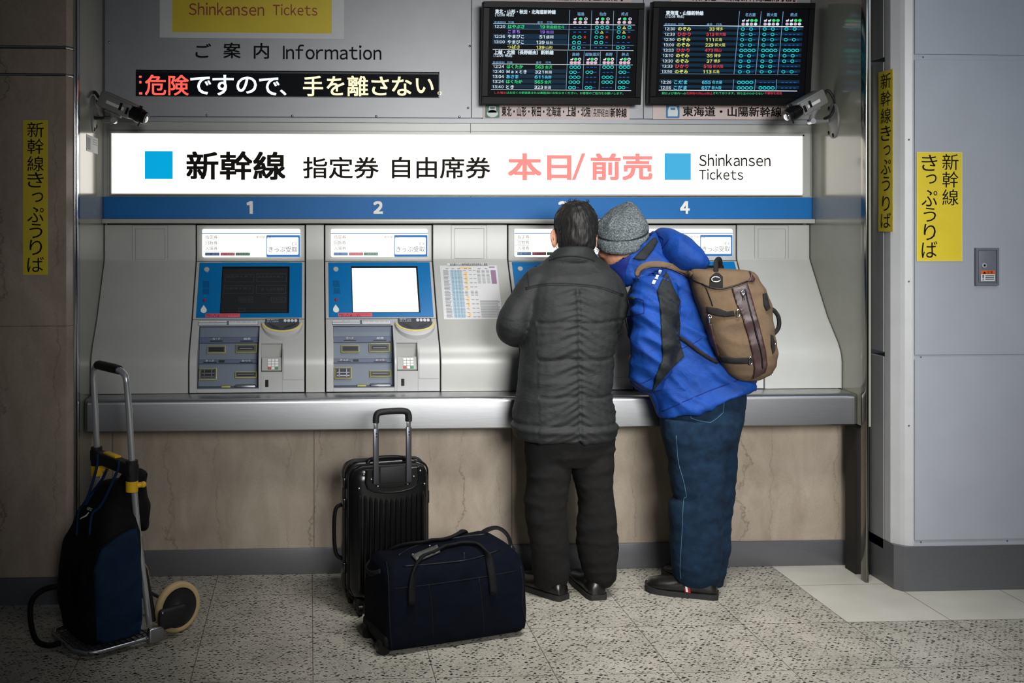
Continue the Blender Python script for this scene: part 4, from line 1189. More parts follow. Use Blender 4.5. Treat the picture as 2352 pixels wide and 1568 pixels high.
# fare chart pasted on the panel
pc = thing('fare_chart', BP.pt(*BP.pix(1085, 733), 0.003), 'printed fare chart with blue, orange and purple columns beside ticket machine 2', 'chart')
S = BP
cx = [S.pix(1010, 612)[0], S.pix(1085, 733)[1], S.pix(1141, 612)[0], S.pix(1085, 610)[1]]
def ch(x, y):
    """chart coordinates 0..1"""
    return cx[0]+(cx[2]-cx[0])*x, cx[3]+(cx[1]-cx[3])*y
def cb(bm, x0, y0, x1, y1, d0, d1):
    a0, b1 = ch(x0, y0); a1, b0 = ch(x1, y1); abox(bm, S, a0, b0, a1, b1, d0, d1)
bm = B(); cb(bm, 0, 0, 1, 1, 0.0003, 0.0018); cb(bm, 0.13, -0.05, 0.85, 0.01, 0.0003, 0.0018); obj('sheet', bm, 'paper', pc, 0)
bm = B(); cb(bm, 0.17, 0.085, 0.36, 0.98, 0.0018, 0.0022); obj('blue_column', bm, 'lightblue', pc, 0)
bm = B()
for y0, y1 in ((0.12, 0.36), (0.39, 0.46), (0.58, 0.62), (0.64, 0.68), (0.7, 0.78), (0.82, 0.84), (0.88, 0.95)): cb(bm, 0.425, y0, 0.465, y1, 0.0018, 0.0022)
cb(bm, 0.33, 0.03, 0.55, 0.06, 0.0018, 0.0022)
obj('orange_column', bm, 'tan', pc, 0)
bm = B(); cb(bm, 0.88, 0.09, 0.97, 0.35, 0.0018, 0.0022); cb(bm, 0.86, 0.02, 0.96, 0.045, 0.0018, 0.0022); obj('purple_column', bm, 'purple', pc, 0)
bm = B(); random.seed(3)
for i in range(34):
    y = 0.09+i*0.0262
    cb(bm, 0.05, y, 0.05+0.08+0.03*random.random(), y+0.011, 0.0018, 0.0023)
    for x in (0.19, 0.245, 0.30, 0.345): cb(bm, x, y, x+0.035, y+0.009, 0.0022, 0.0026)
    if i < 11 and i % 1 == 0:
        for x in (0.64, 0.72, 0.8, 0.89): cb(bm, x, 0.09+i*0.024, x+0.055, 0.098+i*0.024, 0.0022, 0.0026)
    if i % 3 == 0 or 14 < i < 19:
        for x in (0.4, 0.5, 0.57): cb(bm, x, y, x+0.05, y+0.009, 0.0022, 0.0026)
for i in range(16): cb(bm, 0.64, 0.66+i*0.02, 0.64+0.3+0.04*random.random(), 0.668+i*0.02, 0.0018, 0.0023)
for x in (0.1, 0.2, 0.3, 0.42, 0.5, 0.66, 0.78): cb(bm, x, 0.055, x+0.05, 0.068, 0.0018, 0.0024)
obj('table_rows', bm, 'greyprint', pc, 0)
bm = B(); a0, b1 = ch(0.18, -0.045); a1, b0 = ch(0.84, 0.003)
vs, fs = glyphs('東京駅からの新幹線指定席特急料金と運賃', 0.0, 2)
mx, Mx = min(v[0] for v in vs), max(v[0] for v in vs)
for kx in (0, 0.0004):
    V = [bm.verts.new(S.pt(a0+kx+(x-mx)/(Mx-mx)*(a1-a0), b0+(y+0.08)/0.96*(b1-b0), 0.0026)) for x, y in vs]
    for f in fs:
        try: bm.faces.new([V[i] for i in f])
        except ValueError: pass
obj('lettering', bm, 'ink', pc, 0, normals=False)

# ---------------------------------------------------------------- security cameras on the side walls
def security_camera(X, plate_px, arm_px, body, lens, label, side):
    c = atX(*plate_px, X)
    t = thing('security_camera', c, label, 'camera', 'security cameras')
    n = Vector((side, 0, 0))                                    # out of the wall
    bm = B(); ry, rz = 0.055, 0.085
    loft(bm, [sup(c+n*h, Vector((0, ry*k, 0)), Vector((0, 0, rz*k)), 2, 28) for h, k in ((0.0, 1), (0.004, 1), (0.008, 0.94), (0.012, 0.45), (0.022, 0.2))]); pt = obj('wall_plate', bm, 'camgrey', t, 40)
    bm = B()
    for dy, dz in ((0.03, -0.055), (-0.01, -0.07), (0.03, 0.06)): ell(bm, c+n*0.008+Vector((0, dy, dz)), ((0.006, 0, 0), (0, 0.008, 0), (0, 0, 0.011)), 10, 6)
    obj('bolt', bm, 'black', pt)
    a = atY(*arm_px[0], c.y); b = atY(*arm_px[1], c.y-0.03)
    bm = B(); tube(bm, [c+n*0.03, a, b], [0.011, 0.010, 0.012], 14); am = obj('arm', bm, 'camgrey', t)
    bm = B(); tube(bm, [b+Vector((0, -0.018, 0)), b+Vector((0, 0.018, 0))], 0.0135, 14); obj('joint', bm, 'alu', am)
    p0 = atY(*body[0], c.y-0.005); p1 = atY(*body[1], c.y-0.04)
    d = (p1-p0).normalized(); u = (Vector((0, 0, 1))-d*d.z).normalized(); s_ = d.cross(u)
    def bx(bm, l0, l1, w0, w1, h0, h1, bev=0.004):
        q = []
        for h in (h0, h1):
            for l, w_ in ((l0, w0), (l1, w0), (l1, w1), (l0, w1)): q.append(p0+d*l+s_*w_+u*h)
        hexa(bm, q, bev)
    L = (p1-p0).length
    bm = B(); bx(bm, 0, L, -0.032, 0.032, -0.034, 0.036, 0.008); bx(bm, 0.01, L+0.02, -0.036, 0.036, 0.03, 0.04, 0.003); hs = obj('housing', bm, 'camgrey', t, 40)
    nearest = 1 if s_.y < 0 else -1
    bm = B(); bx(bm, 0.045, L-0.03, nearest*0.0325, nearest*0.0335, -0.008, 0.006, 0.0); obj('label_strip', bm, 'paper', hs)
    bm = B(); bx(bm, L-0.055, L-0.042, nearest*0.032, nearest*0.036, -0.012, 0.022, 0.002); bx(bm, L-0.018, L-0.006, nearest*0.032, nearest*0.037, -0.018, 0.014, 0.002); obj('clip', bm, 'black', hs)
    bm = B(); q = p1
    tube(bm, [q-d*0.005, q+d*0.022, q+d*0.024, q+d*0.05, q+d*0.052, q+d*0.074], [0.031, 0.031, 0.034, 0.034, 0.03, 0.029], 20); ln = obj('lens_barrel', bm, 'black', t, 40)
    bm = B(); tube(bm, [q+d*0.03+u*0.03, q+d*0.03+u*0.044], 0.008, 10); tube(bm, [q+d*0.05-u*0.03, q+d*0.05-u*0.046], 0.004, 8); obj('lens_knob', bm, 'black', ln)
    bm = B(); ell(bm, q+d*0.0745, (u*0.02, s_*0.02, d*0.006)); obj('lens_glass', bm, 'chrome', ln)
    bm = B(); mid = p0-d*0.01
    tube(bm, curve_pts([mid+u*0.0, mid-d*0.035+u*0.012, mid-d*0.03-u*0.05+s_*nearest*0.02, p0+d*0.015-u*0.09+s_*nearest*0.03, a+Vector((0, 0, 0.012))], 8), 0.0075, 10); obj('cable', bm, 'rubber', t)
    bm = B(); bq = p0+d*(L*0.42)-u*0.034; tube(bm, [bq, (bq+b)/2+d*0.004, b], [0.017, 0.013, 0.014], 12); bx(bm, L*0.25, L*0.75, -0.012, 0.012, -0.046, -0.034, 0.003); obj('mount', bm, 'camgrey', t)
security_camera(XL, (214, 262), ((238, 277), (262, 277)), ((232, 226), (304, 258)), None, 'grey security camera on the left recess wall beside the message display', 1)
security_camera(XR, (1915, 277), ((1893, 279), (1864, 279)), ((1888, 222), (1833, 253)), None, 'grey security camera on the right recess wall beside a monitor', -1)
# ---------------------------------------------------------------- people: shared shapes
def ground(x, y):
    d = ray(x, y); return CAM+d*(-CAM.z/d.z)
def head(bm, c, f, u, s=1.0):
    c = Vector(c); f = Vector(f).normalized(); u = (Vector(u)-f*Vector(u).dot(f)).normalized(); r = f.cross(u)
    def e(df, du, dr, ar, af, au): ell(bm, c+(f*df+u*du+r*dr)*s, (r*ar*s, f*af*s, u*au*s), 20, 14)
    e(-0.012, 0.03, 0, 0.075, 0.095, 0.098); e(0.028, -0.035, 0, 0.06, 0.068, 0.085); e(0.068, -0.1, 0, 0.028, 0.026, 0.022)
    e(0.1, -0.022, 0, 0.013, 0.024, 0.03); e(0.108, -0.036, 0, 0.018, 0.016, 0.012); e(0.078, 0.02, 0, 0.052, 0.018, 0.013)
    e(0.09, -0.064, 0, 0.024, 0.011, 0.006); e(0.088, -0.074, 0, 0.021, 0.011, 0.007)
    for k in (-1, 1):
        e(0.07, -0.025, 0.036*k, 0.024, 0.026, 0.022)
        cc = c+(r*0.083*k-u*0.012-f*0.012)*s; ax = (r*k*0.8-f*0.6).normalized()
        ell(bm, cc, (ax*0.009*s, (f*0.8+r*k*0.6).normalized()*0.02*s, u*0.034*s), 12, 8)
        tube(bm, curve_pts([cc+(u*0.03+f*0.014)*s, cc+u*0.036*s+ax*0.006*s, cc+ax*0.017*s+u*0.014*s, cc+ax*0.012*s-u*0.018*s, cc-u*0.034*s+f*0.006*s], 4), 0.0055*s, 8)
    return r
def eyes(c, f, u, parent, s=1.0):
    f = Vector(f).normalized(); u = (Vector(u)-f*Vector(u).dot(f)).normalized(); r = f.cross(u)
    for k in (-1, 1):
        bm = B(); p = Vector(c)+(f*0.083+r*0.033*k+u*0.002)*s
        ell(bm, p, (r*0.012*s, f*0.012*s, u*0.011*s), 12, 8); e = obj('eye', bm, 'eye', parent, 180)
        bm = B(); ell(bm, p+f*0.0085*s, (r*0.006*s, f*0.005*s, u*0.006*s), 10, 6); obj('iris', bm, 'ink', e, 180)
def hand(bm, w, d, nrm, side, curl=0.5):
    """palm, four fingers of unequal length and a thumb from the side of the palm"""
    w = Vector(w); d = Vector(d).normalized(); nrm = (Vector(nrm)-d*Vector(nrm).dot(d)).normalized(); s = d.cross(nrm)*side
    loft(bm, [sup(w+d*t, s*a, nrm*b, 2.4, 14) for t, a, b in ((-0.02, 0.024, 0.02), (0.01, 0.028, 0.018), (0.04, 0.038, 0.016), (0.075, 0.042, 0.014), (0.092, 0.039, 0.011))])
    for k, L in enumerate((0.07, 0.08, 0.074, 0.056)):
        p = w+d*(0.086-0.004*abs(k-1.3))+s*(0.031-0.0205*k); q = [p-d*0.012]; a = 0.18*curl
        for fr in (0.45, 0.3, 0.25):
            a += curl*0.55; q.append(q[-1]+(d*math.cos(a)-nrm*math.sin(a)+s*(0.03-0.02*k))*(L*fr+0.004))
        limb(bm, q, [0.0092, 0.009, 0.0083, 0.0068], 8, 3)
    p = w+d*0.022+s*0.028
    limb(bm, [p, p+d*0.022+s*0.022-nrm*0.004, p+d*0.048+s*0.03-nrm*0.012, p+d*0.07+s*0.028-nrm*0.02], [0.013, 0.0115, 0.0098, 0.008], 8, 3)
def shoe(parent, heel, toe, width=0.098, hh=0.09, mat='leather', name='shoe'):
    heel = Vector(heel); d = Vector(toe)-heel; L = d.length; d.normalize(); s = Vector((-d.y, d.x, 0)); z = Vector((0, 0, 1))
    st = [(0.0, 0.5, 0.05), (0.03, 0.68, 0.075), (0.1, 0.8, hh), (0.25, 0.84, hh), (0.36, 0.86, hh*0.98), (0.5, 0.94, hh*0.78), (0.65, 1.0, hh*0.66), (0.8, 0.97, hh*0.6), (0.92, 0.82, hh*0.52), (0.985, 0.52, 0.04), (1.0, 0.3, 0.03)]
    bm = B(); rings = []
    for t, a, h in st:
        c = heel+d*(L*t); w_ = width/2*a; r = []
        for k in range(20):
            an = 2*PI*k/20; x, y = math.cos(an), math.sin(an)
            x = math.copysign(abs(x)**0.85, x); yy = 0.016 if y < -0.5 else 0.016+(h-0.016)*((y+0.5)/1.5)**0.9
            r.append(c+s*(w_*x*(1.0 if y < 0.2 else 1-0.35*(y-0.2)))+z*yy)
        rings.append(r)
    loft(bm, rings); o = obj(name, bm, mat, parent, 60)
    bm = B(); rings = []
    for t, a, h in st:
        c = heel+d*(L*(t*1.03-0.015)); w_ = width/2*a+0.004; lift = 0.012*max(0, (t-0.75)/0.25)**2
        rings.append([c+s*(w_*x)+z*q for x, q in ((-1, 0.0+lift), (1, 0.0+lift), (1.0, 0.022+lift), (-1.0, 0.022+lift))])
    loft(bm, rings); obj('sole', bm, 'sole', o, 40)
    return o, heel, d, s, L
def rows_loft(bm, rows, Yf, e=2.3, n=28):
    """rings through silhouette rows: (y, x0, x1, depth centre, half depth)"""
    R = []
    for y, x0, x1, Yc, b in rows:
        p0, p1 = atY(x0, y, Yc), atY(x1, y, Yc); c = (p0+p1)/2
        R.append(sup(c, (p1-p0)/2, Vector((0, b, 0)), e, n))
    return loft(bm, R)

# ================================================================ the man in the charcoal jacket
p1 = thing('person', (ground(1330, 1378).x, 4.45, 0), 'man in a charcoal quilted jacket and black trousers seen from behind at machine 3', 'person', 'two people at the machines')
HC = atY(1321, 543, 4.60); HF = Vector((0.08, 0.97, -0.16)); HU = Vector((0.02, 0.1, 1))
bm = B(); head(bm, HC, HF, HU, 1.12)
tube(bm, [HC+Vector((0, -0.03, -0.05)), atY(1317, 600, 4.535), atY(1314, 640, 4.52)], [0.06, 0.062, 0.085], 14)
rows_loft(bm, [(1010, 1225, 1392, 4.45, .10), (950, 1205, 1385, 4.455, .11), (860, 1215, 1380, 4.47, .11), (740, 1220, 1395, 4.485, .11), (650, 1230, 1410, 4.52, .09), (615, 1245, 1390, 4.53, .06)], 0)
for pts in ([(1260, 990, 4.45), (1262, 1160, 4.435), (1268, 1330, 4.46)], [(1358, 990, 4.45), (1368, 1160, 4.435), (1376, 1330, 4.46)]):
    limb(bm, [atY(*q) for q in pts], [0.075, 0.052, 0.04], 14)
ARM_L = [atY(1236, 645, 4.51), atY(1203, 700, 4.485), atY(1176, 752, 4.47), atY(1196, 770, 4.58), atY(1228, 765, 4.70)]
ARM_R = [atY(1408, 648, 4.51), atY(1412, 700, 4.49), atY(1406, 738, 4.50), atY(1392, 735, 4.62), atY(1380, 725, 4.73)]
limb(bm, ARM_L, [0.05, 0.045, 0.042, 0.036, 0.026]); limb(bm, ARM_R, [0.05, 0.045, 0.042, 0.036, 0.026])
hand(bm, ARM_L[-1], (0.25, 1, 0.1), (0, 0, 1), 1); hand(bm, ARM_R[-1], (-0.1, 1, 0.3), (0, -0.2, 1), -1)
bm = remesh(bm, 0.005, 3); b1 = obj('body', bm, 'skin', p1, 180)
eyes(HC, HF, HU, p1, 1.12)
# trousers
bm = B()
rows_loft(bm, [(960, 1208, 1400, 4.455, .13), (1010, 1207, 1409, 4.45, .128), (1040, 1209, 1407, 4.45, .118), (1062, 1211, 1404, 4.45, .095)], 0)
rows_loft(bm, [(1000, 1208, 1316, 4.45, .10), (1080, 1212, 1306, 4.445, .098), (1120, 1212, 1303, 4.44, .09), (1152, 1207, 1299, 4.435, .084), (1190, 1209, 1300, 4.435, .082), (1240, 1217, 1302, 4.44, .078), (1285, 1223, 1304, 4.45, .076), (1320, 1228, 1306, 4.46, .074), (1345, 1231, 1296, 4.475, .066)], 0)
rows_loft(bm, [(1000, 1306, 1409, 4.45, .10), (1080, 1316, 1405, 4.445, .098), (1130, 1327, 1405, 4.44, .09), (1160, 1331, 1408, 4.435, .084), (1200, 1329, 1412, 4.435, .082), (1250, 1327, 1416, 4.44, .078), (1290, 1335, 1414, 4.45, .074), (1320, 1343, 1411, 4.46, .07), (1340, 1346, 1404, 4.475, .06)], 0)
bm = remesh(bm, 0.007, 5)
displace(bm, lambda p, n: 0.006*nz(p, (6, 6, 11), 3)+0.0045*ridge(p, (5, 5, 18), 8)*(1 if p.z < 0.75 else .6)+0.002*nz(p, (30, 30, 40), 5))
obj('trousers', bm, 'blacktrouser', p1, 180)
# jacket
bm = B()
rows_loft(bm, [(1004, 1184, 1406, 4.448, .145), (997, 1179, 1411, 4.448, .152), (975, 1178, 1411, 4.45, .152), (950, 1180, 1408, 4.453, .152), (900, 1187, 1402, 4.458, .15), (860, 1193, 1402, 4.463, .147), (800, 1199, 1408, 4.47, .145), (735, 1204, 1416, 4.48, .145), (680, 1207, 1424, 4.497, .14),
               (645, 1215, 1424, 4.515, .122), (622, 1226, 1412, 4.527, .10), (608, 1243, 1393, 4.533, .082), (592, 1258, 1374, 4.54, .07)], 0, 2.4)
limb(bm, [atY(1275, 628, 4.525), atY(1240, 645, 4.51), atY(1207, 690, 4.488), atY(1178, 745, 4.47), atY(1185, 764, 4.54)]+ARM_L[4:], [0.04, 0.066, 0.070, 0.070, 0.063, 0.045], 18)
limb(bm, [atY(1360, 628, 4.525), atY(1396, 648, 4.51), atY(1404, 700, 4.49), atY(1398, 734, 4.50)]+ARM_R[3:], [0.04, 0.066, 0.070, 0.065, 0.058, 0.045], 18)
nb_ = [(606, 1256, 1372, 4.535, .088), (590, 1261, 1368, 4.537, .086), (574, 1276, 1361, 4.54, .08)]
R = []
for y, x0, x1, Yc, b in nb_:
    p0, p1_ = atY(x0, y, Yc), atY(x1, y, Yc); R.append(sup((p0+p1_)/2, (p1_-p0)/2, Vector((0, b, -0.018)), 2.2))
for y, x0, x1, Yc, b in nb_[::-1]:
    p0, p1_ = atY(x0+9, y+1, Yc), atY(x1-9, y+1, Yc); R.append(sup((p0+p1_)/2, (p1_-p0)/2, Vector((0, b-.018, -0.018)), 2.2))
loft(bm, R, closed=True)
bm = remesh(bm, 0.0075, 4)
ZS = [atY(1300, y, 4.33).z for y in (742, 827, 912)]
XS = lambda z: atY(1332, 515, 4.33).x-0.012*(1.2-z)
def jd(p, n):
    d = 0.0035*nz(p, (7, 7, 9), 1)+0.0035*ridge(p, (5, 5, 16), 4)
    if n.y < 0.3 and p.x > HC.x-0.22:
        for zs in ZS: d -= 0.009*math.exp(-((p.z-zs-0.004*math.sin(p.x*30))/0.007)**2)
        u = p.x-XS(p.z)
        if p.z < 1.33:
            d -= 0.009*math.exp(-(u/0.008)**2)
            wv = math.exp(-abs(u)/0.06)
            d += 0.005*wv*math.sin(p.z*210+abs(u)*90+4*nz(p, (9, 9, 9), 2))
        if p.z < 1.15: d += 0.0045*ridge(Vector((p.x, p.y, p.z+0.35*abs(u))), (6, 6, 26), 9)
    return d
displace(bm, jd)
zh = atY(1300, 985, 4.32).z
displace(bm, lambda p, n: (0.008*math.exp(-((p.z-zh+0.012)/0.010)**2)-0.006*math.exp(-((p.z-zh-0.012)/0.006)**2)) if abs(n.z) < 0.8 else 0)
T1 = bvh(bm)
j1 = obj('jacket', bm, 'darkjacket', p1, 180)
bm = B()
seamline(bm, [T1], [(1207, 661), (1250, 652), (1320, 652), (1380, 659), (1432, 676)], 0.003)
seamline(bm, [T1], [(1207, 665), (1250, 656), (1320, 656), (1380, 663), (1432, 680)], 0.0022)
seamline(bm, [T1], [(1210, 616), (1213, 640), (1214, 657)], 0.0025)
seamline(bm, [T1], [(1261, 598), (1285, 590), (1320, 588), (1350, 593), (1366, 600)], 0.003)
obj('yoke_seam', bm, 'seam', j1, 180)
# hair
f = HF.normalized(); u = (HU-f*HU.dot(f)).normalized(); r = f.cross(u)
bm = B(); s = 1.12
ell(bm, HC+(u*0.042-f*0.022)*s, (r*0.083*s, f*0.096*s, u*0.097*s), 28, 18); ell(bm, HC+(-u*0.015-f*0.04)*s, (r*0.074*s, f*0.06*s, u*0.075*s), 24, 14); ell(bm, HC+(-u*0.05-f*0.03)*s, (r*0.056*s, f*0.045*s, u*0.05*s), 24, 14)
ell(bm, HC+(u*0.0-f*0.05)*s, (r*0.07*s, f*0.064*s, u*0.07*s), 24, 14); ell(bm, HC+(u*0.11-f*0.0)*s+r*0.015, (r*0.055*s, f*0.06*s, u*0.03*s), 20, 12)
bm = remesh(bm, 0.006, 14)
displace(bm, lambda p, n: 0.006*nz(p, (22, 22, 10), 2)+0.004*ridge(p, (50, 50, 14), 6))
TH = bvh(bm)
WH = HC+(u*0.12-f*0.075)*s-r*0.01
random.seed(11); cen = HC+u*0.03*s
for k in range(800):
    a = random.uniform(0, 2*PI); el = random.uniform(-0.75, 1.3)
    d = (r*math.cos(a)*math.cos(el)+f*math.sin(a)*math.cos(el)+u*math.sin(el)).normalized()
    if d.dot(f) > 0.75 and d.dot(u) < 0.4: continue
    h = TH.ray_cast(cen+d*0.3, -d)
    if h[0] is None: continue
    p = h[0]; away = (p-WH); away = (away-u*0.35*away.length).normalized(); q = []
    L = random.uniform(0.02, 0.05); lift = random.uniform(-0.0004, 0.0012)
    for i in range(6):
        nn = TH.find_nearest(p)
        t = (away-nn[1]*away.dot(nn[1]))
        if t.length < 1e-3: break
        q.append(nn[0]+nn[1]*(0.0004+lift*i)); p = p+t.normalized()*L/5
    if len(q) == 6: tube(bm, q, [0.0008, 0.0009, 0.0009, 0.0008, 0.0006, 0.0002], 3)
for k in range(26):                                         # tufts standing up on the crown
    a = random.uniform(0, 2*PI); p = HC+u*0.2+r*(0.05*math.cos(a)+0.01)+f*0.05*math.sin(a)
    h = TH.ray_cast(p, -u)
    if h[0] is None: continue
    p = h[0]; dr = (u*0.8+r*random.uniform(-1, .8)+f*random.uniform(-.6, .6)).normalized()
    tube(bm, curve_pts([p-dr*0.004, p+dr*0.01, p+dr*0.018+r*random.uniform(-.008, .006)], 3), lerp_list([0.0014, 0.001, 0.0003], 3, 7), 4)
obj('hair', bm, 'hair', p1, 180, normals=False)
# glasses
bm = B()
cr = HC+(r*0.036-u*0.02+f*0.118)*s; cl = HC+(-r*0.036-u*0.02+f*0.118)*s
for c in (cr, cl): tube(bm, [c+r*0.026*math.cos(2*PI*k/16)+u*0.02*math.sin(2*PI*k/16) for k in range(16)], 0.0014, 6, True)
tube(bm, [cl+r*0.026, cr-r*0.026], 0.0014, 6)
for k, c in ((1, cr), (-1, cl)): tube(bm, curve_pts([c+r*0.026*k+u*0.005, HC+(r*0.087*k-u*0.0+f*0.05)*s, HC+(r*0.093*k+u*0.008-f*0.012)*s, HC+(r*0.09*k-u*0.02-f*0.03)*s], 4), 0.0015, 6)
obj('glasses', bm, 'gunmetal', p1, 180)
# shoes
hl = ground(1296, 1378); shoe(p1, hl, hl+Vector((-0.165, 0.225, 0)), 0.1, 0.1)
hr = ground(1374, 1378); shoe(p1, hr, hr+Vector((-0.02, 0.28, 0)), 0.105, 0.1)

# ================================================================ the man in the blue jacket
p2 = thing('person', (ground(1610, 1375).x, 4.45, 0), 'man in a blue jacket, jeans and grey knit hat leaning towards machine 3', 'person', 'two people at the machines')
GC = atY(1430, 556, 4.57); GF = Vector((-0.66, 0.68, -0.34)); GU = Vector((-0.05, 0.2, 1))
bm = B(); head(bm, GC, GF, GU, 1.1)
tube(bm, [GC+Vector((0.02, -0.02, -0.04)), atY(1470, 612, 4.54), atY(1520, 660, 4.52)], [0.062, 0.066, 0.085], 14)
def trow(bm, rows, e=2.4, n=30):
    """tilted rings: (xl, yl, xr, yr, depth centre, half depth)"""
    R = []
    for xl, yl, xr, yr, Yc, b in rows:
        p0, p1 = atY(xl, yl, Yc), atY(xr, yr, Yc); R.append(sup((p0+p1)/2, (p1-p0)/2, Vector((0, b, 0)), e, n))
    return loft(bm, R)
trow(bm, [(1545, 975, 1690, 960, 4.47, .10), (1540, 900, 1680, 865, 4.475, .095), (1505, 810, 1620, 770, 4.51, .09), (1480, 710, 1580, 680, 4.53, .09), (1485, 645, 1560, 628, 4.535, .085)])
for pts in ([(1590, 960, 4.44), (1595, 1150, 4.42), (1605, 1330, 4.44)], [(1640, 960, 4.52), (1630, 1150, 4.55), (1612, 1325, 4.58)]):
    limb(bm, [atY(*q) for q in pts], [0.075, 0.052, 0.04], 14)
S2L = [atY(1505, 655, 4.40), atY(1498, 720, 4.365), atY(1500, 800, 4.36), atY(1496, 850, 4.38), atY(1488, 868, 4.49), atY(1490, 850, 4.62)]
S2R = [atY(1512, 655, 4.62), atY(1504, 730, 4.66), atY(1488, 745, 4.71), atY(1476, 722, 4.77)]
limb(bm, S2L, [0.045, 0.04, 0.038, 0.036, 0.034, 0.027]); limb(bm, S2R, [0.045, 0.04, 0.034, 0.027])
hand(bm, S2L[-1], (-0.05, 0.75, 0.65), (0.3, -0.5, 0.6), -1, 0.9); hand(bm, S2R[-1], (-0.3, 0.6, 0.6), (0, -0.3, 1), -1, 0.4)
bm = remesh(bm, 0.005, 3); obj('body', bm, 'skin', p2, 180)
eyes(GC, GF, GU, p2, 1.1)
# jeans
bm = B()
trow(bm, [(1535, 898, 1706, 888, 4.475, .115), (1526, 935, 1706, 925, 4.47, .135), (1522, 970, 1700, 960, 4.465, .14), (1524, 1000, 1692, 995, 4.46, .135), (1532, 1025, 1680, 1020, 4.46, .115)])
rows_loft(bm, [(960, 1522, 1668, 4.425, .10), (1000, 1523, 1664, 4.42, .105), (1030, 1532, 1662, 4.42, .104), (1060, 1541, 1660, 4.418, .1), (1100, 1543, 1656, 4.415, .096), (1130, 1549, 1653, 4.415, .092), (1142, 1554, 1652, 4.415, .090), (1155, 1542, 1652, 4.415, .090), (1175, 1540, 1652, 4.415, .089), (1250, 1543, 1653, 4.42, .086), (1295, 1546, 1652, 4.43, .084), (1322, 1550, 1651, 4.44, .080), (1340, 1560, 1649, 4.45, .072)], 0, 2.5)
rows_loft(bm, [(930, 1590, 1707, 4.54, .09), (1000, 1590, 1692, 4.545, .095), (1100, 1585, 1684, 4.55, .09), (1150, 1582, 1680, 4.555, .086), (1250, 1575, 1672, 4.565, .082), (1310, 1570, 1664, 4.575, .078), (1342, 1568, 1655, 4.585, .072)], 0, 2.5)
bm = remesh(bm, 0.007, 4)
displace(bm, lambda p, n: 0.006*nz(p, (6, 6, 9), 13)+0.004*ridge(p, (5, 5, 15), 18)+0.002*nz(p, (30, 30, 40), 5))
T2J = bvh(bm)
jn = obj('jeans', bm, 'denim', p2, 180)
bm = B(); K = lambda x, y: (1420+x/3.92, 580+y/3.92)
for q in ([K(640, 1345), K(648, 1420), K(655, 1490)], [K(655, 1490), K(740, 1515), K(830, 1530)], [K(830, 1530), K(890, 1490), K(945, 1440)], [K(945, 1440), K(955, 1340), K(972, 1245)],
          [(1553, 1000), (1558, 1060), (1570, 1105), (1576, 1140), (1570, 1150), (1566, 1230), (1562, 1300), (1564, 1330)]): seamline(bm, [T2J], q, 0.0016, 0.0005, 8)
obj('seam_stitching', bm, 'stitch', jn, 180)
# jacket body, sleeves, collar
bm = B()
trow(bm, [(1517, 957, 1724, 884, 4.45, .145), (1513, 950, 1733, 872, 4.452, .155), (1500, 925, 1718, 845, 4.475, .145), (1482, 890, 1690, 800, 4.485, .14), (1463, 835, 1655, 755, 4.50, .14), (1450, 770, 1632, 705, 4.515, .14), (1448, 715, 1616, 660, 4.525, .142), (1452, 672, 1600, 625, 4.525, .14), (1462, 640, 1580, 600, 4.53, .125), (1476, 618, 1558, 585, 4.53, .1)])
limb(bm, [atY(1510, 650, 4.41), atY(1502, 720, 4.365), atY(1500, 790, 4.355), atY(1492, 850, 4.375), atY(1484, 868, 4.5), atY(1486, 850, 4.64)], [0.096, 0.094, 0.090, 0.078, 0.062, 0.046], 20)
limb(bm, S2R[:-1]+[S2R[-1]], [0.085, 0.075, 0.065, 0.05], 18)
top = [(1398, 613, 1500, 531, 4.54, .105), (1408, 630, 1515, 548, 4.54, .115), (1432, 655, 1540, 585, 4.535, .13)]
R = []
for xl, yl, xr, yr, Yc, b in top:
    a, c = atY(xl, yl, Yc), atY(xr, yr, Yc); R.append(sup((a+c)/2, (c-a)/2, Vector((0, b, 0)), 2.2))
for xl, yl, xr, yr, Yc, b in top[::-1]:
    a, c = atY(xl+8, yl-4, Yc), atY(xr-8, yr+8, Yc); R.append(sup((a+c)/2, (c-a)/2, Vector((0, b-.016, 0)), 2.2))
loft(bm, R, closed=True)
bm = remesh(bm, 0.0075, 3)
def bd(p, n):
    d = 0.005*nz(p, (7, 7, 8), 21)+0.009*ridge(Vector((p.x, p.y, p.z+0.5*p.x)), (5, 5, 13), 24)+0.002*nz(p, (24, 24, 34), 3)
    if p.y < 4.44:                                                 # creases across the sleeve, deepest at the elbow
        q = Vector((p.x, p.y, p.z+0.6*p.x+0.02*nz(p, (9, 9, 9), 6)))
        d += 0.024*max(0, ridge(q, (3.5, 3.5, 13), 29)-0.3)*(1.0 if 0.9 < p.z < 1.3 else 0.6)-0.007
    return d
displace(bm, bd)
T2 = bvh(bm)
j2 = obj('jacket', bm, 'bluejacket', p2, 180)
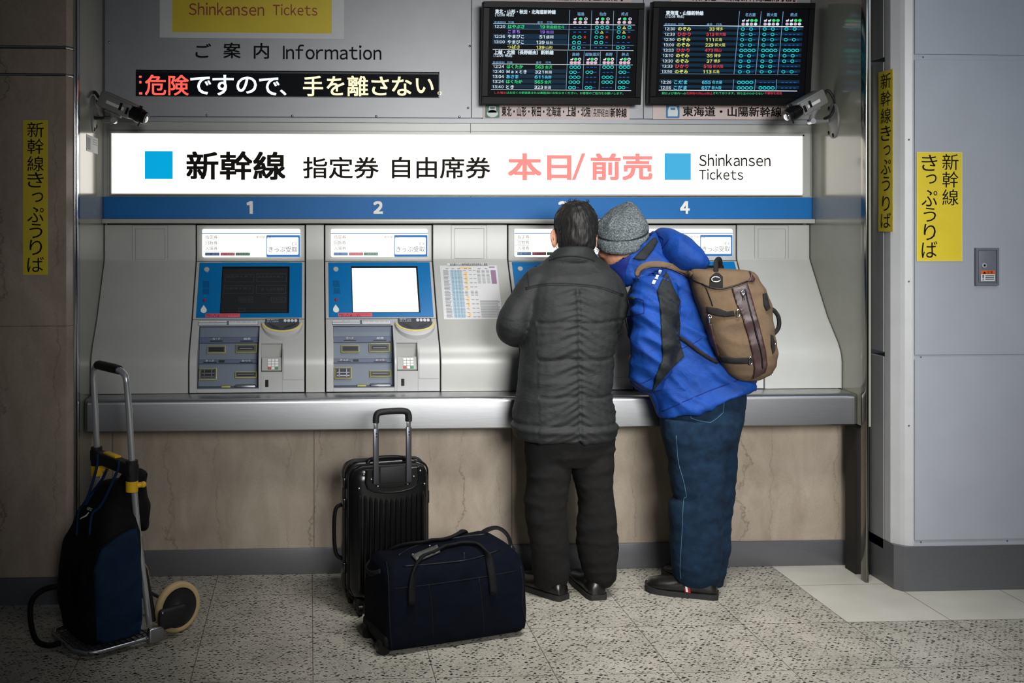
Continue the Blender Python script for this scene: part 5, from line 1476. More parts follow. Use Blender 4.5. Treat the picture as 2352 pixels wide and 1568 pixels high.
# hood
bm = B()
hr_ = []
for (x, y, ax, ay, b, Yc) in ((1502, 556, 4, 25, .07, 4.53), (1512, 556, 8, 31, .125, 4.52), (1530, 567, 10, 42, .16, 4.51), (1555, 583, 14, 42, .17, 4.50), (1580, 597, 15, 31, .165, 4.49), (1598, 606, 11, 18, .14, 4.49), (1604, 610, 5, 8, .08, 4.49)):
    c = atY(x, y, Yc); k = 4.5/2400; hr_.append(sup(c, Vector((ax*k, 0, ay*k)), Vector((0, b, 0)), 2.1, 26))
loft(bm, hr_); bm = remesh(bm, 0.007, 4)
displace(bm, lambda p, n: 0.005*nz(p, (9, 9, 9), 31)+0.005*ridge(p, (9, 5, 9), 34))
T2H = bvh(bm)
hd = obj('hood', bm, 'bluejacket', j2, 180)
bm = B(); patch(bm, [T2, T2H], [(1454, 594), (1478, 568), (1500, 546), (1507, 545), (1511, 556), (1500, 575), (1483, 596), (1470, 598)], 0.004, 0.006, 5)
obj('hood_lining', bm, 'jacketblack', j2, 180)
bm = B(); seamline(bm, [T2H], [(1538, 548), (1522, 568), (1500, 590), (1482, 604)], 0.002, 0.001); seamline(bm, [T2H], [(1512, 540), (1525, 552), (1512, 572), (1490, 592)], 0.0025, 0.001); obj('hood_seam', bm, 'navyinner', hd, 180)
bm = B(); patch(bm, [T2], [(1399, 613), (1424, 594), (1450, 572), (1462, 566), (1448, 590), (1440, 612), (1434, 640), (1437, 656), (1418, 634)], 0.003, 0.005, 5)
obj('collar_facing', bm, 'navyinner', j2, 180)
bm = B()
pan = [(1531, 622), (1519, 645), (1509, 668), (1515, 695), (1518, 733), (1520, 784), (1522, 822), (1517, 838), (1507, 863), (1498, 900), (1504, 894), (1540, 850), (1558, 832), (1572, 818), (1567, 802), (1561, 779), (1563, 743), (1559, 707), (1564, 692), (1547, 659), (1536, 632)]
patch(bm, [T2], pan, 0.005, 0.012, 3.5); sp_ = obj('sleeve_panel', bm, 'jacketblack', j2, 180)
for k in range(3):
    x, y = 1517-6.8*k, 624-(-11.5)*k
    bm = B(); patch(bm, [T2], [(x-3, y-5), (x+4, y-3.5), (x, y+6), (x-7, y+4.5)], 0.004, 0.004, 3); obj('reflective_strip', bm, 'reflect', j2, 180)
bm = B(); patch(bm, [T2], [(1443, 682), (1459, 681), (1458, 687), (1443, 688)], 0.005, 0.006, 3); zp_ = obj('pocket_tape', bm, 'jacketblack', j2, 180)
bm = B(); patch(bm, [T2], [(1445, 684), (1456, 683), (1456, 685), (1445, 686)], 0.007, 0.004, 2); obj('white_bar', bm, 'reflect', zp_, 180)
bm = B()
for q in ([(1441, 726), (1460, 723), (1479, 719)], [(1479, 719), (1480, 705), (1478, 690)], [(1478, 690), (1468, 686), (1459, 685)]): seamline(bm, [T2], q, 0.0022)
for q in ([(1520, 945), (1580, 918), (1640, 893), (1710, 868)], [(1566, 800), (1590, 790), (1612, 776)], [(1440, 870), (1470, 880), (1500, 868)]): seamline(bm, [T2], q, 0.002)
obj('jacket_seam', bm, 'navyinner', j2, 180)
# knit hat
k = 4.57/2400
bm = B(); R = []
for y, x0, x1, b, tz in ((561, 1381, 1479, .10, .034), (552, 1374, 1484, .11, .034), (540, 1372, 1483, .118, .032), (525, 1371.5, 1482, .12, .03), (510, 1375, 1479, .115, .026), (497, 1385, 1474, .10, .02), (486, 1400, 1467, .08, .012), (477, 1416, 1460, .055, .006), (470, 1428, 1451, .03, .002), (466.5, 1434, 1445, .014, 0)):
    a, c = atY(x0, y, 4.57), atY(x1, y, 4.57); R.append(sup((a+c)/2, (c-a)/2+Vector((0, 0, .008)), Vector((0, -b, -tz)), 2.05, 32))
loft(bm, R); bm = remesh(bm, 0.0065, 3)
displace(bm, lambda p, n: 0.007*nz(p, (9, 9, 9), 41)+0.006*ridge(p, (13, 13, 10), 45)*(1 if p.z > 1.57 else .2))
ht = obj('knit_hat', bm, 'knit', p2, 180)
bm = B(); R = []
for y, hx in ((560, 50), (564, 55), (558, 59.5), (546, 61), (538, 60.5), (533, 56), (535, 51)):
    c = atY(1429, y, 4.57); R.append(sup(c, Vector((hx*k, 0, hx*k*0.16)), Vector((0, -(hx*k+.008), -.036)), 2.05, 32))
loft(bm, R, closed=True); bm = remesh(bm, 0.005, 2)
displace(bm, lambda p, n: 0.0015*nz(p, (20, 20, 20), 41))
cf_ = obj('turned_up_cuff', bm, 'knit', ht, 180)
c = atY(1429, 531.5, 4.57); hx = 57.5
bm = B(); tube(bm, sup(c, Vector((hx*k, 0, hx*k*0.16)), Vector((0, -(hx*k+.008), -.036)), 2.05, 40), 0.0035, 8, True); obj('cuff_fold_shadow', bm, 'jacketblack', cf_, 180)  # dark ring in place of the shade along the cuff's top edge
# shoes
hl = ground(1648, 1372); tl = ground(1484, 1353)
so, he, dd, ss, LL = shoe(p2, hl, tl, 0.112, 0.112)
bm = B(); c = he+dd*(LL*0.40)
near = -ss if ss.y > 0 else ss
hexa(bm, [c+dd*a+near*(0.049 if b < .5 else 0.044)+Vector((0, 0, 0.024+0.034*b))+near*e for b, e, a in ((0, 0.0, -.012), (0, 0.0, .012), (0, .005, .012), (0, .005, -.012), (1, -0.004, -.004), (1, -0.004, .02), (1, .003, .02), (1, .003, -.004))])
obj('red_side_tab', bm, 'red', so)
bm = B(); hexa(bm, [c+dd*a+near*(0.0545 if b < .5 else 0.048)+Vector((0, 0, 0.028+0.025*b))+near*e for b, e, a in ((0, 0.0, -.001), (0, 0.0, .008), (0, .002, .008), (0, .002, -.001), (1, -0.003, .004), (1, -0.003, .012), (1, .002, .012), (1, .002, .004))])
obj('white_stripe', bm, 'white', so)
h2 = ground(1642, 1350); shoe(p2, h2, h2+Vector((-0.15, 0.21, 0)), 0.105, 0.096)

# ================================================================ brown backpack on his back
bp = thing('backpack', atY(1690, 868, 4.36), 'brown canvas backpack with maroon zip panel worn by the man in blue', 'backpack')
bm = B(); R = []
KK = lambda x, y, Y: atY(*K(x, y), Y)
for y, x0, x1, b, dy in ((142, 700, 1120, .05, 22), (158, 660, 1185, .085, 15), (200, 648, 1222, .105, 8), (300, 668, 1280, .118, 0), (450, 716, 1336, .125, 0), (600, 768, 1358, .128, 0), (750, 820, 1374, .128, 0), (900, 880, 1392, .125, -8), (1000, 932, 1376, .115, -14), (1075, 985, 1340, .10, -12), (1125, 1060, 1255, .07, -10), (1146, 1100, 1200, .03, -6)):
    p0, p1_ = KK(x0, y, 4.36), KK(x1, y+dy, 4.36); a = (p1_-p0)/2
    R.append(sup((p0+p1_)/2, a+Vector((0, -0.02, 0)), Vector((0.02, b, 0)), 2.9, 36))
loft(bm, R); bm = remesh(bm, 0.007, 3)
displace(bm, lambda p, n: 0.006*nz(p, (8, 8, 8), 51)+0.004*ridge(p, (7, 7, 13), 53))
TB = bvh(bm)
body = obj('pack_body', bm, 'packbrown', bp, 180)
def bpatch(name, pts, mat, off=0.005, th=0.009, par=None, step=3.5):
    bm = B(); patch(bm, [TB], [K(*p) for p in pts], off, th, step); return obj(name, bm, mat, par or bp, 180)
zpn = bpatch('zip_panel', [(1022, 322), (1100, 300), (1165, 272), (1210, 420), (1270, 640), (1330, 880), (1345, 1010), (1325, 1082), (1270, 1112), (1215, 1138), (1226, 1050), (1205, 900), (1165, 740), (1110, 560), (1060, 450)], 'packdark')
bm = B(); seamline(bm, [TB], [K(1140, 330), K(1175, 480), K(1240, 720), K(1288, 930), K(1300, 1085)], 0.0045, 0.006, 8); obj('zip', bm, 'black', zpn, 180)
bpatch('upper_side_strap', [(796, 486), (900, 500), (980, 530), (1040, 522), (1052, 572), (960, 580), (880, 566), (800, 542)], 'webbing')
bpatch('lower_side_strap', [(908, 925), (1050, 948), (1198, 944), (1206, 1000), (1060, 1002), (926, 988)], 'webbing')
bpatch('side_zip_cover', [(812, 640), (840, 640), (860, 730), (890, 850), (915, 920), (895, 930), (860, 850), (812, 840)], 'packdark')
bm = B(); seamline(bm, [TB], [K(757, 285), K(850, 318), K(940, 324), K(1040, 300), K(1165, 258)], 0.0035, 0.003, 8); seamline(bm, [TB], [K(645, 235), K(720, 270), K(780, 300), K(830, 420), K(850, 480)], 0.0025, 0.001, 8); obj('lid_zip', bm, 'black', bp, 180)
bpatch('lid_edge_patch', [(1180, 155), (1235, 235), (1222, 262), (1168, 262), (1195, 215)], 'packdark')
hb = bpatch('handle_patch', [(850, 200), (880, 178), (905, 180), (942, 215), (942, 325), (880, 332), (820, 318), (826, 225)], 'webbing', 0.004, 0.007)
bm = B(); A = KK(880, 195, 4.28); Bk = KK(915, 150, 4.42)
tube(bm, curve_pts([A+Vector((0, -.004, -.01)), KK(880, 100, 4.285), KK(895, 62, 4.32), KK(915, 65, 4.37), KK(920, 110, 4.41), Bk], 6), 0.011, 10, flat=0.35, ref=(0, 1, 0)); obj('grab_handle', bm, 'webbing', bp, 180)
def eyelet(x, y, rx, ry, par, rot=0):
    bm = B(); pts = []
    for q in range(18):
        t = 2*PI*q/18; xx, yy = rx*math.cos(t), ry*math.sin(t); px = K(x+xx*math.cos(rot)-yy*math.sin(rot), y+xx*math.sin(rot)+yy*math.cos(rot))
        d = ray(*px).normalized(); h = TB.ray_cast(CAM, d)
        if h[0] is not None: pts.append(h[0]-d*0.006)
    if len(pts) > 8: tube(bm, pts, 0.0028, 6, True); obj('eyelet', bm, 'chrome', par, 180)
    else: bm.free()
eyelet(880, 240, 40, 23, hb)
ph = bpatch('side_handle_patch', [(1302, 370), (1335, 360), (1352, 420), (1372, 500), (1340, 525), (1312, 480)], 'webbing', 0.005, 0.008)
eyelet(1328, 437, 14, 30, ph)
p_2 = bpatch('side_handle_patch', [(1372, 735), (1396, 745), (1412, 810), (1415, 880), (1392, 915), (1376, 830)], 'webbing', 0.005, 0.008)
eyelet(1402, 815, 11, 28, p_2)
bm = B(); tube(bm, curve_pts([KK(1340, 505, 4.30), KK(1395, 515, 4.30), KK(1440, 575, 4.30), KK(1448, 650, 4.30), KK(1425, 705, 4.30), KK(1370, 755, 4.30)], 6), 0.009, 10); obj('side_handle', bm, 'webbing', bp, 180)
def pull(x0, y0, x1, y1):
    bm = B(); pts = []
    for t in (0, .33, .66, 1):
        d = ray(*K(x0+(x1-x0)*t, y0+(y1-y0)*t)).normalized(); h = TB.ray_cast(CAM, d)
        if h[0] is not None: pts.append(h[0]-d*0.01)
    if len(pts) == 4:
        tube(bm, pts, [0.004, 0.006, 0.004, 0.005], 8); tube(bm, [pts[0]+Vector((0.008*math.cos(q*PI/5), -0.003, 0.008*math.sin(q*PI/5))) for q in range(10)], 0.002, 6, True)
        obj('zip_pull', bm, 'chrome', bp, 180)
    else: bm.free()
pull(1120, 360, 1130, 430); pull(820, 575, 822, 640)
for x, y in ((1080, 545), (1193, 972)):
    bm = B(); d = ray(*K(x, y)).normalized(); h = TB.ray_cast(CAM, d); c = h[0]-d*0.01
    tube(bm, [c+Vector((0.007*math.cos(q*PI/7), 0, 0.016*math.sin(q*PI/7))) for q in range(14)], 0.0026, 6, True); obj('strap_ring', bm, 'chrome', bp, 180)
bm = B(); c = KK(1378, 1075, 4.35); tube(bm, [c+Vector((0.006*math.cos(q*PI/6), 0, 0.012*math.sin(q*PI/6))) for q in range(12)], 0.002, 6, True); obj('bottom_ring', bm, 'chrome', bp, 180)
# shoulder straps
bm = B(); patch(bm, [T2, TB], ribbon_poly(smooth2([(1464, 634), (1466, 622), (1476, 612), (1492, 607), (1515, 606), (1545, 612), (1570, 620), (1588, 632)], 4), [9, 10, 11, 11, 12, 12]+[13]*30), 0.008, 0.010, 4)
ss_ = obj('shoulder_strap', bm, 'packbrown', bp, 180)
bm = B(); seamline(bm, [T2, TB], [(1466, 640), (1472, 624), (1484, 616), (1505, 612.5), (1540, 617), (1582, 636)], 0.003, 0.010, 6); obj('strap_edge', bm, 'packdark', ss_, 180)
bm = B(); patch(bm, [T2, TB], ribbon_poly(smooth2([(1562, 775), (1580, 787), (1605, 806), (1632, 823), (1650, 832)], 4), 8), 0.009, 0.008, 4); obj('lower_strap', bm, 'webbing', bp, 180)
# ================================================================ black hard-shell suitcase
def frame3(o, ang):
    ex = Vector((math.cos(ang), math.sin(ang), 0)); ey = Vector((-math.sin(ang), math.cos(ang), 0)); o = Vector(o)
    return lambda x, y, z: o+ex*x+ey*y+Vector((0, 0, z))
SA = math.radians(13)
F = frame3((0.172, 4.225, 0), SA)
sc = thing('suitcase', F(0.17, 0.11, 0), 'black ribbed hard-shell trolley suitcase with raised handle standing before the marble', 'suitcase')
SX, SY, SZ0, SZ1 = 0.342, 0.225, 0.06, 0.612
def lbox(bm, F, x0, x1, y0, y1, z0, z1, bev=0.0, seg=3):
    return hexa(bm, [F(x, y, z) for z in (z0, z1) for x, y in ((x0, y0), (x1, y0), (x1, y1), (x0, y1))], bev, seg)
bm = B(); lbox(bm, F, 0, SX, 0, SY, SZ0, SZ1, 0.058, 6); shl = obj('shell', bm, 'shell', sc, 60)
bm = B()
for k in range(13):
    x = 0.035+k*0.0225; zt = 0.498-0.02*math.sin(PI*max(0, min(1, (k-1)/10)))
    tube(bm, [F(x, 0.004, 0.11), F(x, -0.0045, 0.135), F(x, -0.0045, zt-0.02), F(x, 0.004, zt)], [0.0055, 0.0075, 0.0075, 0.0055], 8)
obj('ribs', bm, 'shell', shl)
bm = B(); r = 0.045; zc = (SZ0+SZ1)/2
loop = []
for cx, cz, a0 in ((SX-r, SZ1-r, 0), (r, SZ1-r, 90), (r, SZ0+r, 180), (SX-r, SZ0+r, 270)):
    for q in range(7):
        t = math.radians(a0+15*q); loop.append(F(cx+(r+0.003)*math.cos(t), SY*0.5, cz+(r+0.003)*math.sin(t)))
tube(bm, loop, 0.006, 8, True); obj('zip_band', bm, 'rubber', sc)
bm = B(); loop2 = []
for cx, cz, a0 in ((SX-r, SZ1-r, 0), (r, SZ1-r, 90), (r, SZ0+r, 180), (SX-r, SZ0+r, 270)):
    for q in range(7):
        t = math.radians(a0+15*q); loop2.append(F(cx+(r+0.001)*math.cos(t), 0.05, cz+(r+0.001)*math.sin(t)))
tube(bm, loop2, 0.004, 8, True); obj('piping', bm, 'black', shl)
# handle housing at the top of the back
bm = B()
out = [(0.062, 0.60), (0.058, 0.55), (0.066, 0.525), (0.09, 0.512), (0.14, 0.503), (0.175, 0.501), (0.21, 0.503), (0.255, 0.512), (0.278, 0.525), (0.285, 0.55), (0.281, 0.60)]
v0 = [bm.verts.new(F(x, -0.008, z)) for x, z in out]; v1 = [bm.verts.new(F(x, 0.03, z)) for x, z in out]
bm.faces.new(v0[::-1]); bm.faces.new(v1)
for i in range(len(out)): bm.faces.new((v0[i], v0[(i+1) % len(out)], v1[(i+1) % len(out)], v1[i]))
hs = obj('handle_housing', bm, 'shell', sc, 30)
bm = B(); tube(bm, [F(x, -0.009, z+0.004) for x, z in out], 0.004, 8); tube(bm, curve_pts([F(0.10, -0.009, 0.537), F(0.14, -0.011, 0.53), (F(0.20, -0.011, 0.53)), F(0.245, -0.009, 0.537)], 5), 0.003, 6); obj('rim', bm, 'black', hs)
bm = B(); lbox(bm, F, 0.118, 0.228, -0.0105, 0.0, 0.545, 0.61, 0.003, 2); obj('recess_plate', bm, 'rubber', hs)
bm = B()
for x, z in ((0.05, 0.585), (0.292, 0.585), (0.03, 0.53), (0.31, 0.53), (0.08, 0.565), (0.262, 0.565), (0.108, 0.535), (0.236, 0.535)): ell(bm, F(x, -0.004 if 0.055 > x or x > 0.29 else -0.009, z), ((0.005, 0, 0), (0, 0.004, 0), (0, 0, 0.005)), 10, 6)
obj('rivet', bm, 'alu', hs)
hx0, hx1 = 0.098, 0.238
for x in (hx0, hx1):
    bm = B(); lbox(bm, F, x-0.0115, x+0.0115, -0.022, -0.008, 0.545, 0.772, 0.004, 2); tb = obj('handle_tube', bm, 'gunmetal', sc, 40)
    bm = B(); lbox(bm, F, x-0.0085, x+0.0085, -0.020, -0.010, 0.77, 0.80, 0.003, 2); obj('inner_tube', bm, 'alu', tb, 40)
    bm = B(); ell(bm, F(x, -0.0225, 0.752), ((0.003, 0, 0), (0, 0.002, 0), (0, 0, 0.003)), 8, 6); ell(bm, F(x, -0.0225, 0.74), ((0.003, 0, 0), (0, 0.002, 0), (0, 0, 0.003)), 8, 6); obj('button', bm, 'black', tb)
bm = B()
P = [F(hx0, -0.015, 0.795), F(hx0+0.002, -0.015, 0.822), F(hx0+0.016, -0.015, 0.836), F(0.168, -0.015, 0.839), F(hx1-0.016, -0.015, 0.836), F(hx1-0.002, -0.015, 0.822), F(hx1, -0.015, 0.795)]
tube(bm, curve_pts(P, 5), 0.0165, 12, flat=0.8); obj('grip', bm, 'rubber', sc, 60)
bm = B(); tube(bm, curve_pts([F(0.085, 0.07, 0.605), F(0.10, 0.07, 0.627), F(0.168, 0.07, 0.634), F(0.236, 0.07, 0.627), F(0.252, 0.07, 0.605)], 5), 0.009, 10); obj('carry_handle', bm, 'black', sc)
bm = B(); tube(bm, curve_pts([F(0.0, 0.15, 0.43), F(-0.028, 0.15, 0.41), F(-0.035, 0.15, 0.33), F(-0.028, 0.15, 0.23), F(0.0, 0.15, 0.20)], 5), 0.0085, 10); obj('side_handle', bm, 'black', sc)
for z in (0.53, 0.445, 0.18):
    bm = B(); lbox(bm, F, -0.010, 0.004, 0.09, 0.13, z-0.022, z+0.022, 0.004, 2); obj('latch', bm, 'shell', sc)
bm = B(); lbox(bm, F, SX-0.004, SX+0.014, 0.06, 0.10, 0.43, 0.485, 0.005, 2); obj('lock', bm, 'rubber', sc)
for x in (0.045, SX-0.045):
    for y in (0.04, SY-0.04):
        bm = B(); lbox(bm, F, x-0.02, x+0.02, y-0.02, y+0.02, 0.048, 0.075, 0.006, 2); lbox(bm, F, x-0.014, x-0.009, y-0.02, y+0.02, 0.02, 0.055); lbox(bm, F, x+0.009, x+0.014, y-0.02, y+0.02, 0.02, 0.055)
        cs = obj('caster', bm, 'rubber', sc)
        bm = B(); tube(bm, [F(x-0.008, y, 0.025), F(x+0.008, y, 0.025)], 0.025, 18); obj('wheel', bm, 'black', cs)

# ================================================================ navy duffel bag
DA = math.atan2(0.294, 0.955)
D = frame3((0.292, 3.845, 0), DA)
df = thing('duffel_bag', D(0.29, 0.12, 0), 'large navy duffel bag lying on the floor in front of the suitcase', 'bag')
DL, DW = 0.578, 0.26
def dring(x, h, w, yo=0.0, e=6.0, n=40):
    out = []
    for k in range(n):
        t = 2*PI*k/n; c, s_ = math.cos(t), math.sin(t)
        yy = math.copysign(abs(c)**(2/e), c); zz = math.copysign(abs(s_)**(2/5.0), s_)
        z = 0.004+h*(zz+1)/2; tp = 1-0.14*max(0, zz)**2
        out.append(D(x, DW/2+yo+yy*w/2*tp, z))
    return out
bm = B()
st = [(0.0, 0.24, 0.20), (0.006, 0.30, 0.24), (0.03, 0.325, 0.255), (0.10, 0.328, 0.262), (0.20, 0.338, 0.268), (0.30, 0.35, 0.27), (0.40, 0.362, 0.268), (0.48, 0.36, 0.262), (0.53, 0.335, 0.255), (0.565, 0.305, 0.245), (0.574, 0.285, 0.235), (0.58, 0.22, 0.19)]
loft(bm, [dring(*q) for q in st]); bm = remesh(bm, 0.008, 3)
displace(bm, lambda p, n: (0.007*nz(p, (7, 7, 6), 61)+0.006*ridge(p, (9, 5, 5), 63)) if p.z > 0.03 else 0)
TD = bvh(bm)
db = obj('bag_body', bm, 'navybag', df, 180)
TT = [TD]
bm = B()
seamline(bm, TT, [(887, 1290), (892, 1330), (894, 1400), (897, 1460), (902, 1508)], 0.0035)
seamline(bm, TT, [(1196, 1300), (1201, 1340), (1200, 1390), (1210, 1440), (1213, 1462)], 0.0035)
obj('piping', bm, 'blackbag', df, 180)
bm = B()
for q in ([(905, 1352), (990, 1342), (1100, 1326), (1190, 1310)], [(985, 1342), (992, 1400), (994, 1500)], [(1100, 1326), (1108, 1400), (1112, 1470)]): seamline(bm, TT, q, 0.0022)
obj('panel_seam', bm, 'blackbag', df, 180)
bm = B(); seamline(bm, TT, [(915, 1275), (960, 1252), (1050, 1234), (1120, 1226)], 0.004, 0.001); seamline(bm, TT, [(925, 1300), (1000, 1294), (1080, 1284), (1150, 1262)], 0.003, 0.001); obj('zip', bm, 'black', df, 180)
bm = B(); patch(bm, TT, [(944, 1274), (1004, 1250), (1012, 1268), (958, 1290)], 0.006, 0.006, 5); tg = obj('leather_tag', bm, 'tag', df, 180)
bm = B()
for x, y in ((948, 1273), (987, 1253)):
    d = ray(x, y).normalized(); h = TD.ray_cast(CAM, d)
    if h[0]: ell(bm, h[0]-d*0.008, ((0.005, 0, 0), (0, 0.004, 0), (0, 0, 0.004)), 10, 6)
obj('stud', bm, 'chrome', tg)
def lay(path, off=0.008):
    out = []
    for p in curve_pts(path, 5):
        h = TD.find_nearest(p); out.append(h[0]+h[1]*off)
    return out
bm = B(); tube(bm, lay([D(0.09, -0.004, 0.19), D(0.095, -0.004, 0.27), D(0.12, 0.01, 0.34), D(0.20, 0.05, 0.40), D(0.30, 0.075, 0.40), D(0.37, 0.05, 0.40), D(0.41, 0.01, 0.34), D(0.42, -0.004, 0.27), D(0.425, -0.004, 0.19)]), 0.016, 10, flat=0.42, ref=(-.2, .6, 1)); obj('strap_handle', bm, 'blackbag', df, 180)
bm = B(); tube(bm, lay([D(0.10, DW+.01, 0.22), D(0.11, DW-.01, 0.34), D(0.18, 0.19, 0.40), D(0.28, 0.16, 0.40), D(0.38, 0.19, 0.40), D(0.43, DW-.01, 0.34), D(0.44, DW+.01, 0.22)]), 0.016, 10, flat=0.42, ref=(.2, .6, 1)); obj('strap_handle', bm, 'blackbag', df, 180)
bm = B(); tube(bm, curve_pts([D(0.45, 0.17, 0.335), D(0.48, 0.17, 0.372), D(0.53, 0.16, 0.385), D(0.565, 0.14, 0.36), D(0.578, 0.13, 0.31), D(0.575, 0.13, 0.26)], 6), 0.022, 10, flat=0.25, ref=(0, 0, 1)); obj('shoulder_strap', bm, 'blackbag', df, 180)
bm = B(); c = D(0.58, 0.13, 0.30); tube(bm, [c+Vector((0.004*math.cos(q*PI/7), 0.02*math.cos(q*PI/7), 0.02*math.sin(q*PI/7))) for q in range(14)], 0.003, 6, True); obj('strap_ring', bm, 'gunmetal', df)
bm = B()
d = ray(1065, 1268).normalized(); h = TD.ray_cast(CAM, d); c = h[0]-d*0.008
tube(bm, [c, c+Vector((0.001, -0.004, -0.02)), c+Vector((0.001, -0.006, -0.034))], [0.006, 0.004, 0.006], 8); obj('zip_pull', bm, 'chrome', df)
for y in (0.045, DW-0.045):
    bm = B(); tube(bm, [D(-0.004, y-0.018, 0.026), D(-0.004, y+0.018, 0.026)], 0.026, 18); obj('wheel', bm, 'black', df)
bm = B(); lbox(bm, D, -0.012, 0.02, 0.01, DW-0.01, 0.03, 0.075, 0.012, 3); obj('wheel_guard', bm, 'blackbag', df)
bm = B(); tube(bm, curve_pts([D(-0.004, 0.07, 0.30), D(-0.03, 0.10, 0.285), D(-0.03, 0.16, 0.285), D(-0.004, 0.19, 0.30)], 5), 0.010, 8, flat=0.4, ref=(1, 0, 0)); obj('end_handle', bm, 'blackbag', df, 180)

# ================================================================ folding luggage cart
A_ = Vector((0.6, -0.8, 0)); P_ = Vector((-0.8, -0.6, 0)); Z_ = Vector((0, 0, 1))
RB0 = Vector((-0.586, 4.05, 0.0))
def G(a, p, z): return RB0+A_*a+P_*p+Z_*z
ct = thing('luggage_cart', G(-0.14, 0.1, 0), 'folding luggage cart with chrome tube handle, yellow clamps and tan-tyred wheels by the pillar', 'cart')
def Y_of(a): return 4.03-0.8*a*0+0
rt = [atY(343, 1432, 4.07), atY(330, 1330, 4.05), atY(315, 1205, 4.03), atY(303, 1060, 4.00), atY(296, 940, 3.98), atY(291, 878, 3.97)]
lt = [atY(252, 1400, 4.29), atY(240, 1250, 4.27), atY(226, 1110, 4.24), atY(219, 950, 4.21), atY(215, 868, 4.20)]
bm = B(); tube(bm, curve_pts(rt[:4], 5)+rt[4:]+[atY(288, 862, 3.972), atY(279, 852, 3.985), atY(268, 848, 4.0)], 0.0125, 14)
obj('handle_tube', bm, 'carttube', ct, 60)
bm = B(); tube(bm, lt+[atY(216, 850, 4.198), atY(220, 840, 4.19), atY(228, 839, 4.17)], 0.0125, 14); obj('handle_tube', bm, 'carttube', ct, 60)
bm = B(); tube(bm, [atY(224, 838, 4.185), atY(228, 838, 4.17), atY(262, 846, 4.03), atY(274, 849.5, 3.992)], [0.0165, 0.0185, 0.0185, 0.017], 14); obj('grip', bm, 'rubber', ct, 60)
lc, rc_ = atY(222, 1046, 4.225), atY(303, 1078, 4.0)
bm = B(); dv = (rc_-lc).normalized()
hexa(bm, [q+P_*w_+Z_*h for h in (-0.024, 0.024) for q, w_ in ((lc-dv*0.02, 0.022), (rc_+dv*0.02, 0.022), (rc_+dv*0.02, -0.022), (lc-dv*0.02, -0.022))], 0.008, 3)
for q in (lc, rc_): tube(bm, [q+Z_*0.035, q-Z_*0.045], 0.023, 16)
cb_ = obj('crossbar', bm, 'rubber', ct, 40)
bm = B(); q = lc.lerp(rc_, 0.45)
hexa(bm, [q+dv*a+P_*w_+Z_*h for h in (0.022, 0.032) for a, w_ in ((-0.05, 0.014), (0.05, 0.014), (0.05, -0.014), (-0.05, -0.014))], 0.004, 2); obj('release_button', bm, 'yplastic', cb_)
for q in (lc-Z_*0.058, rc_-Z_*0.062):
    bm = B(); tube(bm, [q+Z_*0.02, q-Z_*0.02], 0.0235, 18); tube(bm, [q+Vector((0.0, 0, 0)), q+Vector((0.04, 0.005, 0.004))], [0.012, 0.010], 12); ell(bm, q+Vector((0.042, 0.005, 0.004)), ((0.012, 0, 0), (0, 0.012, 0), (0, 0, 0.012)), 12, 8); obj('yellow_clamp', bm, 'yplastic', ct, 50)
# platform with a tube rim, hinge brackets
ZP = 0.028
bm = B(); rim = [G(0.02, 0.02, ZP), G(0.02, 0.24, ZP), G(0.0, 0.285, ZP), G(-0.05, 0.31, ZP), G(-0.24, 0.31, ZP), G(-0.285, 0.285, ZP), G(-0.30, 0.24, ZP), G(-0.30, 0.02, ZP)]
tube(bm, rim, 0.008, 10); pf = obj('platform_rim', bm, 'alu', ct, 60)
bm = B()
for k in range(12): tube(bm, [G(0.015, 0.03+k*0.023, ZP+0.002), G(-0.295, 0.03+k*0.023, ZP+0.002)], 0.0025, 6)
for k in range(12): tube(bm, [G(0.01-k*0.026, 0.02, ZP-0.002), G(0.01-k*0.026, 0.29, ZP-0.002)], 0.0025, 6)
obj('platform_mesh', bm, 'gunmetal', pf, 60)
for a in (0.035, -0.315):
    bm = B(); hexa(bm, [G(a+e, p, z) for z in (0.012, 0.07) for e, p in ((-0.012, 0.055), (0.012, 0.055), (0.012, -0.01), (-0.012, -0.01))], 0.008, 3); obj('hinge_bracket', bm, 'alu', ct, 40)
    bm = B(); sh_ = A_*(a-0.035); tube(bm, curve_pts([atY(321, 1232, 4.055)+sh_, atY(330, 1310, 4.07)+sh_, atY(341, 1370, 4.085)+sh_, atY(350, 1425, 4.09)+sh_], 5), [0.009]*5+[0.016]*11, 10); hexa(bm, [G(a+e, p, z) for z in (0.05, 0.13) for e, p in ((-0.012, -0.11), (0.012, -0.11), (0.012, 0.01), (-0.012, 0.01))], 0.014, 3); obj('wheel_arm', bm, 'rubber', ct, 40)
    bm = B(); c = G(a, 0.0, 0.12)+A_*0.013; ell(bm, c, ((0.005, 0, 0), (0, 0.005, 0), (0, 0, 0.005)), 8, 6); obj('bolt', bm, 'alu', ct)
WC = atY(408, 1389, 4.135); WC.z = 0.0985
axw = Vector((0.62, -0.785, 0)); pw = Vector((-0.785, -0.62, 0))
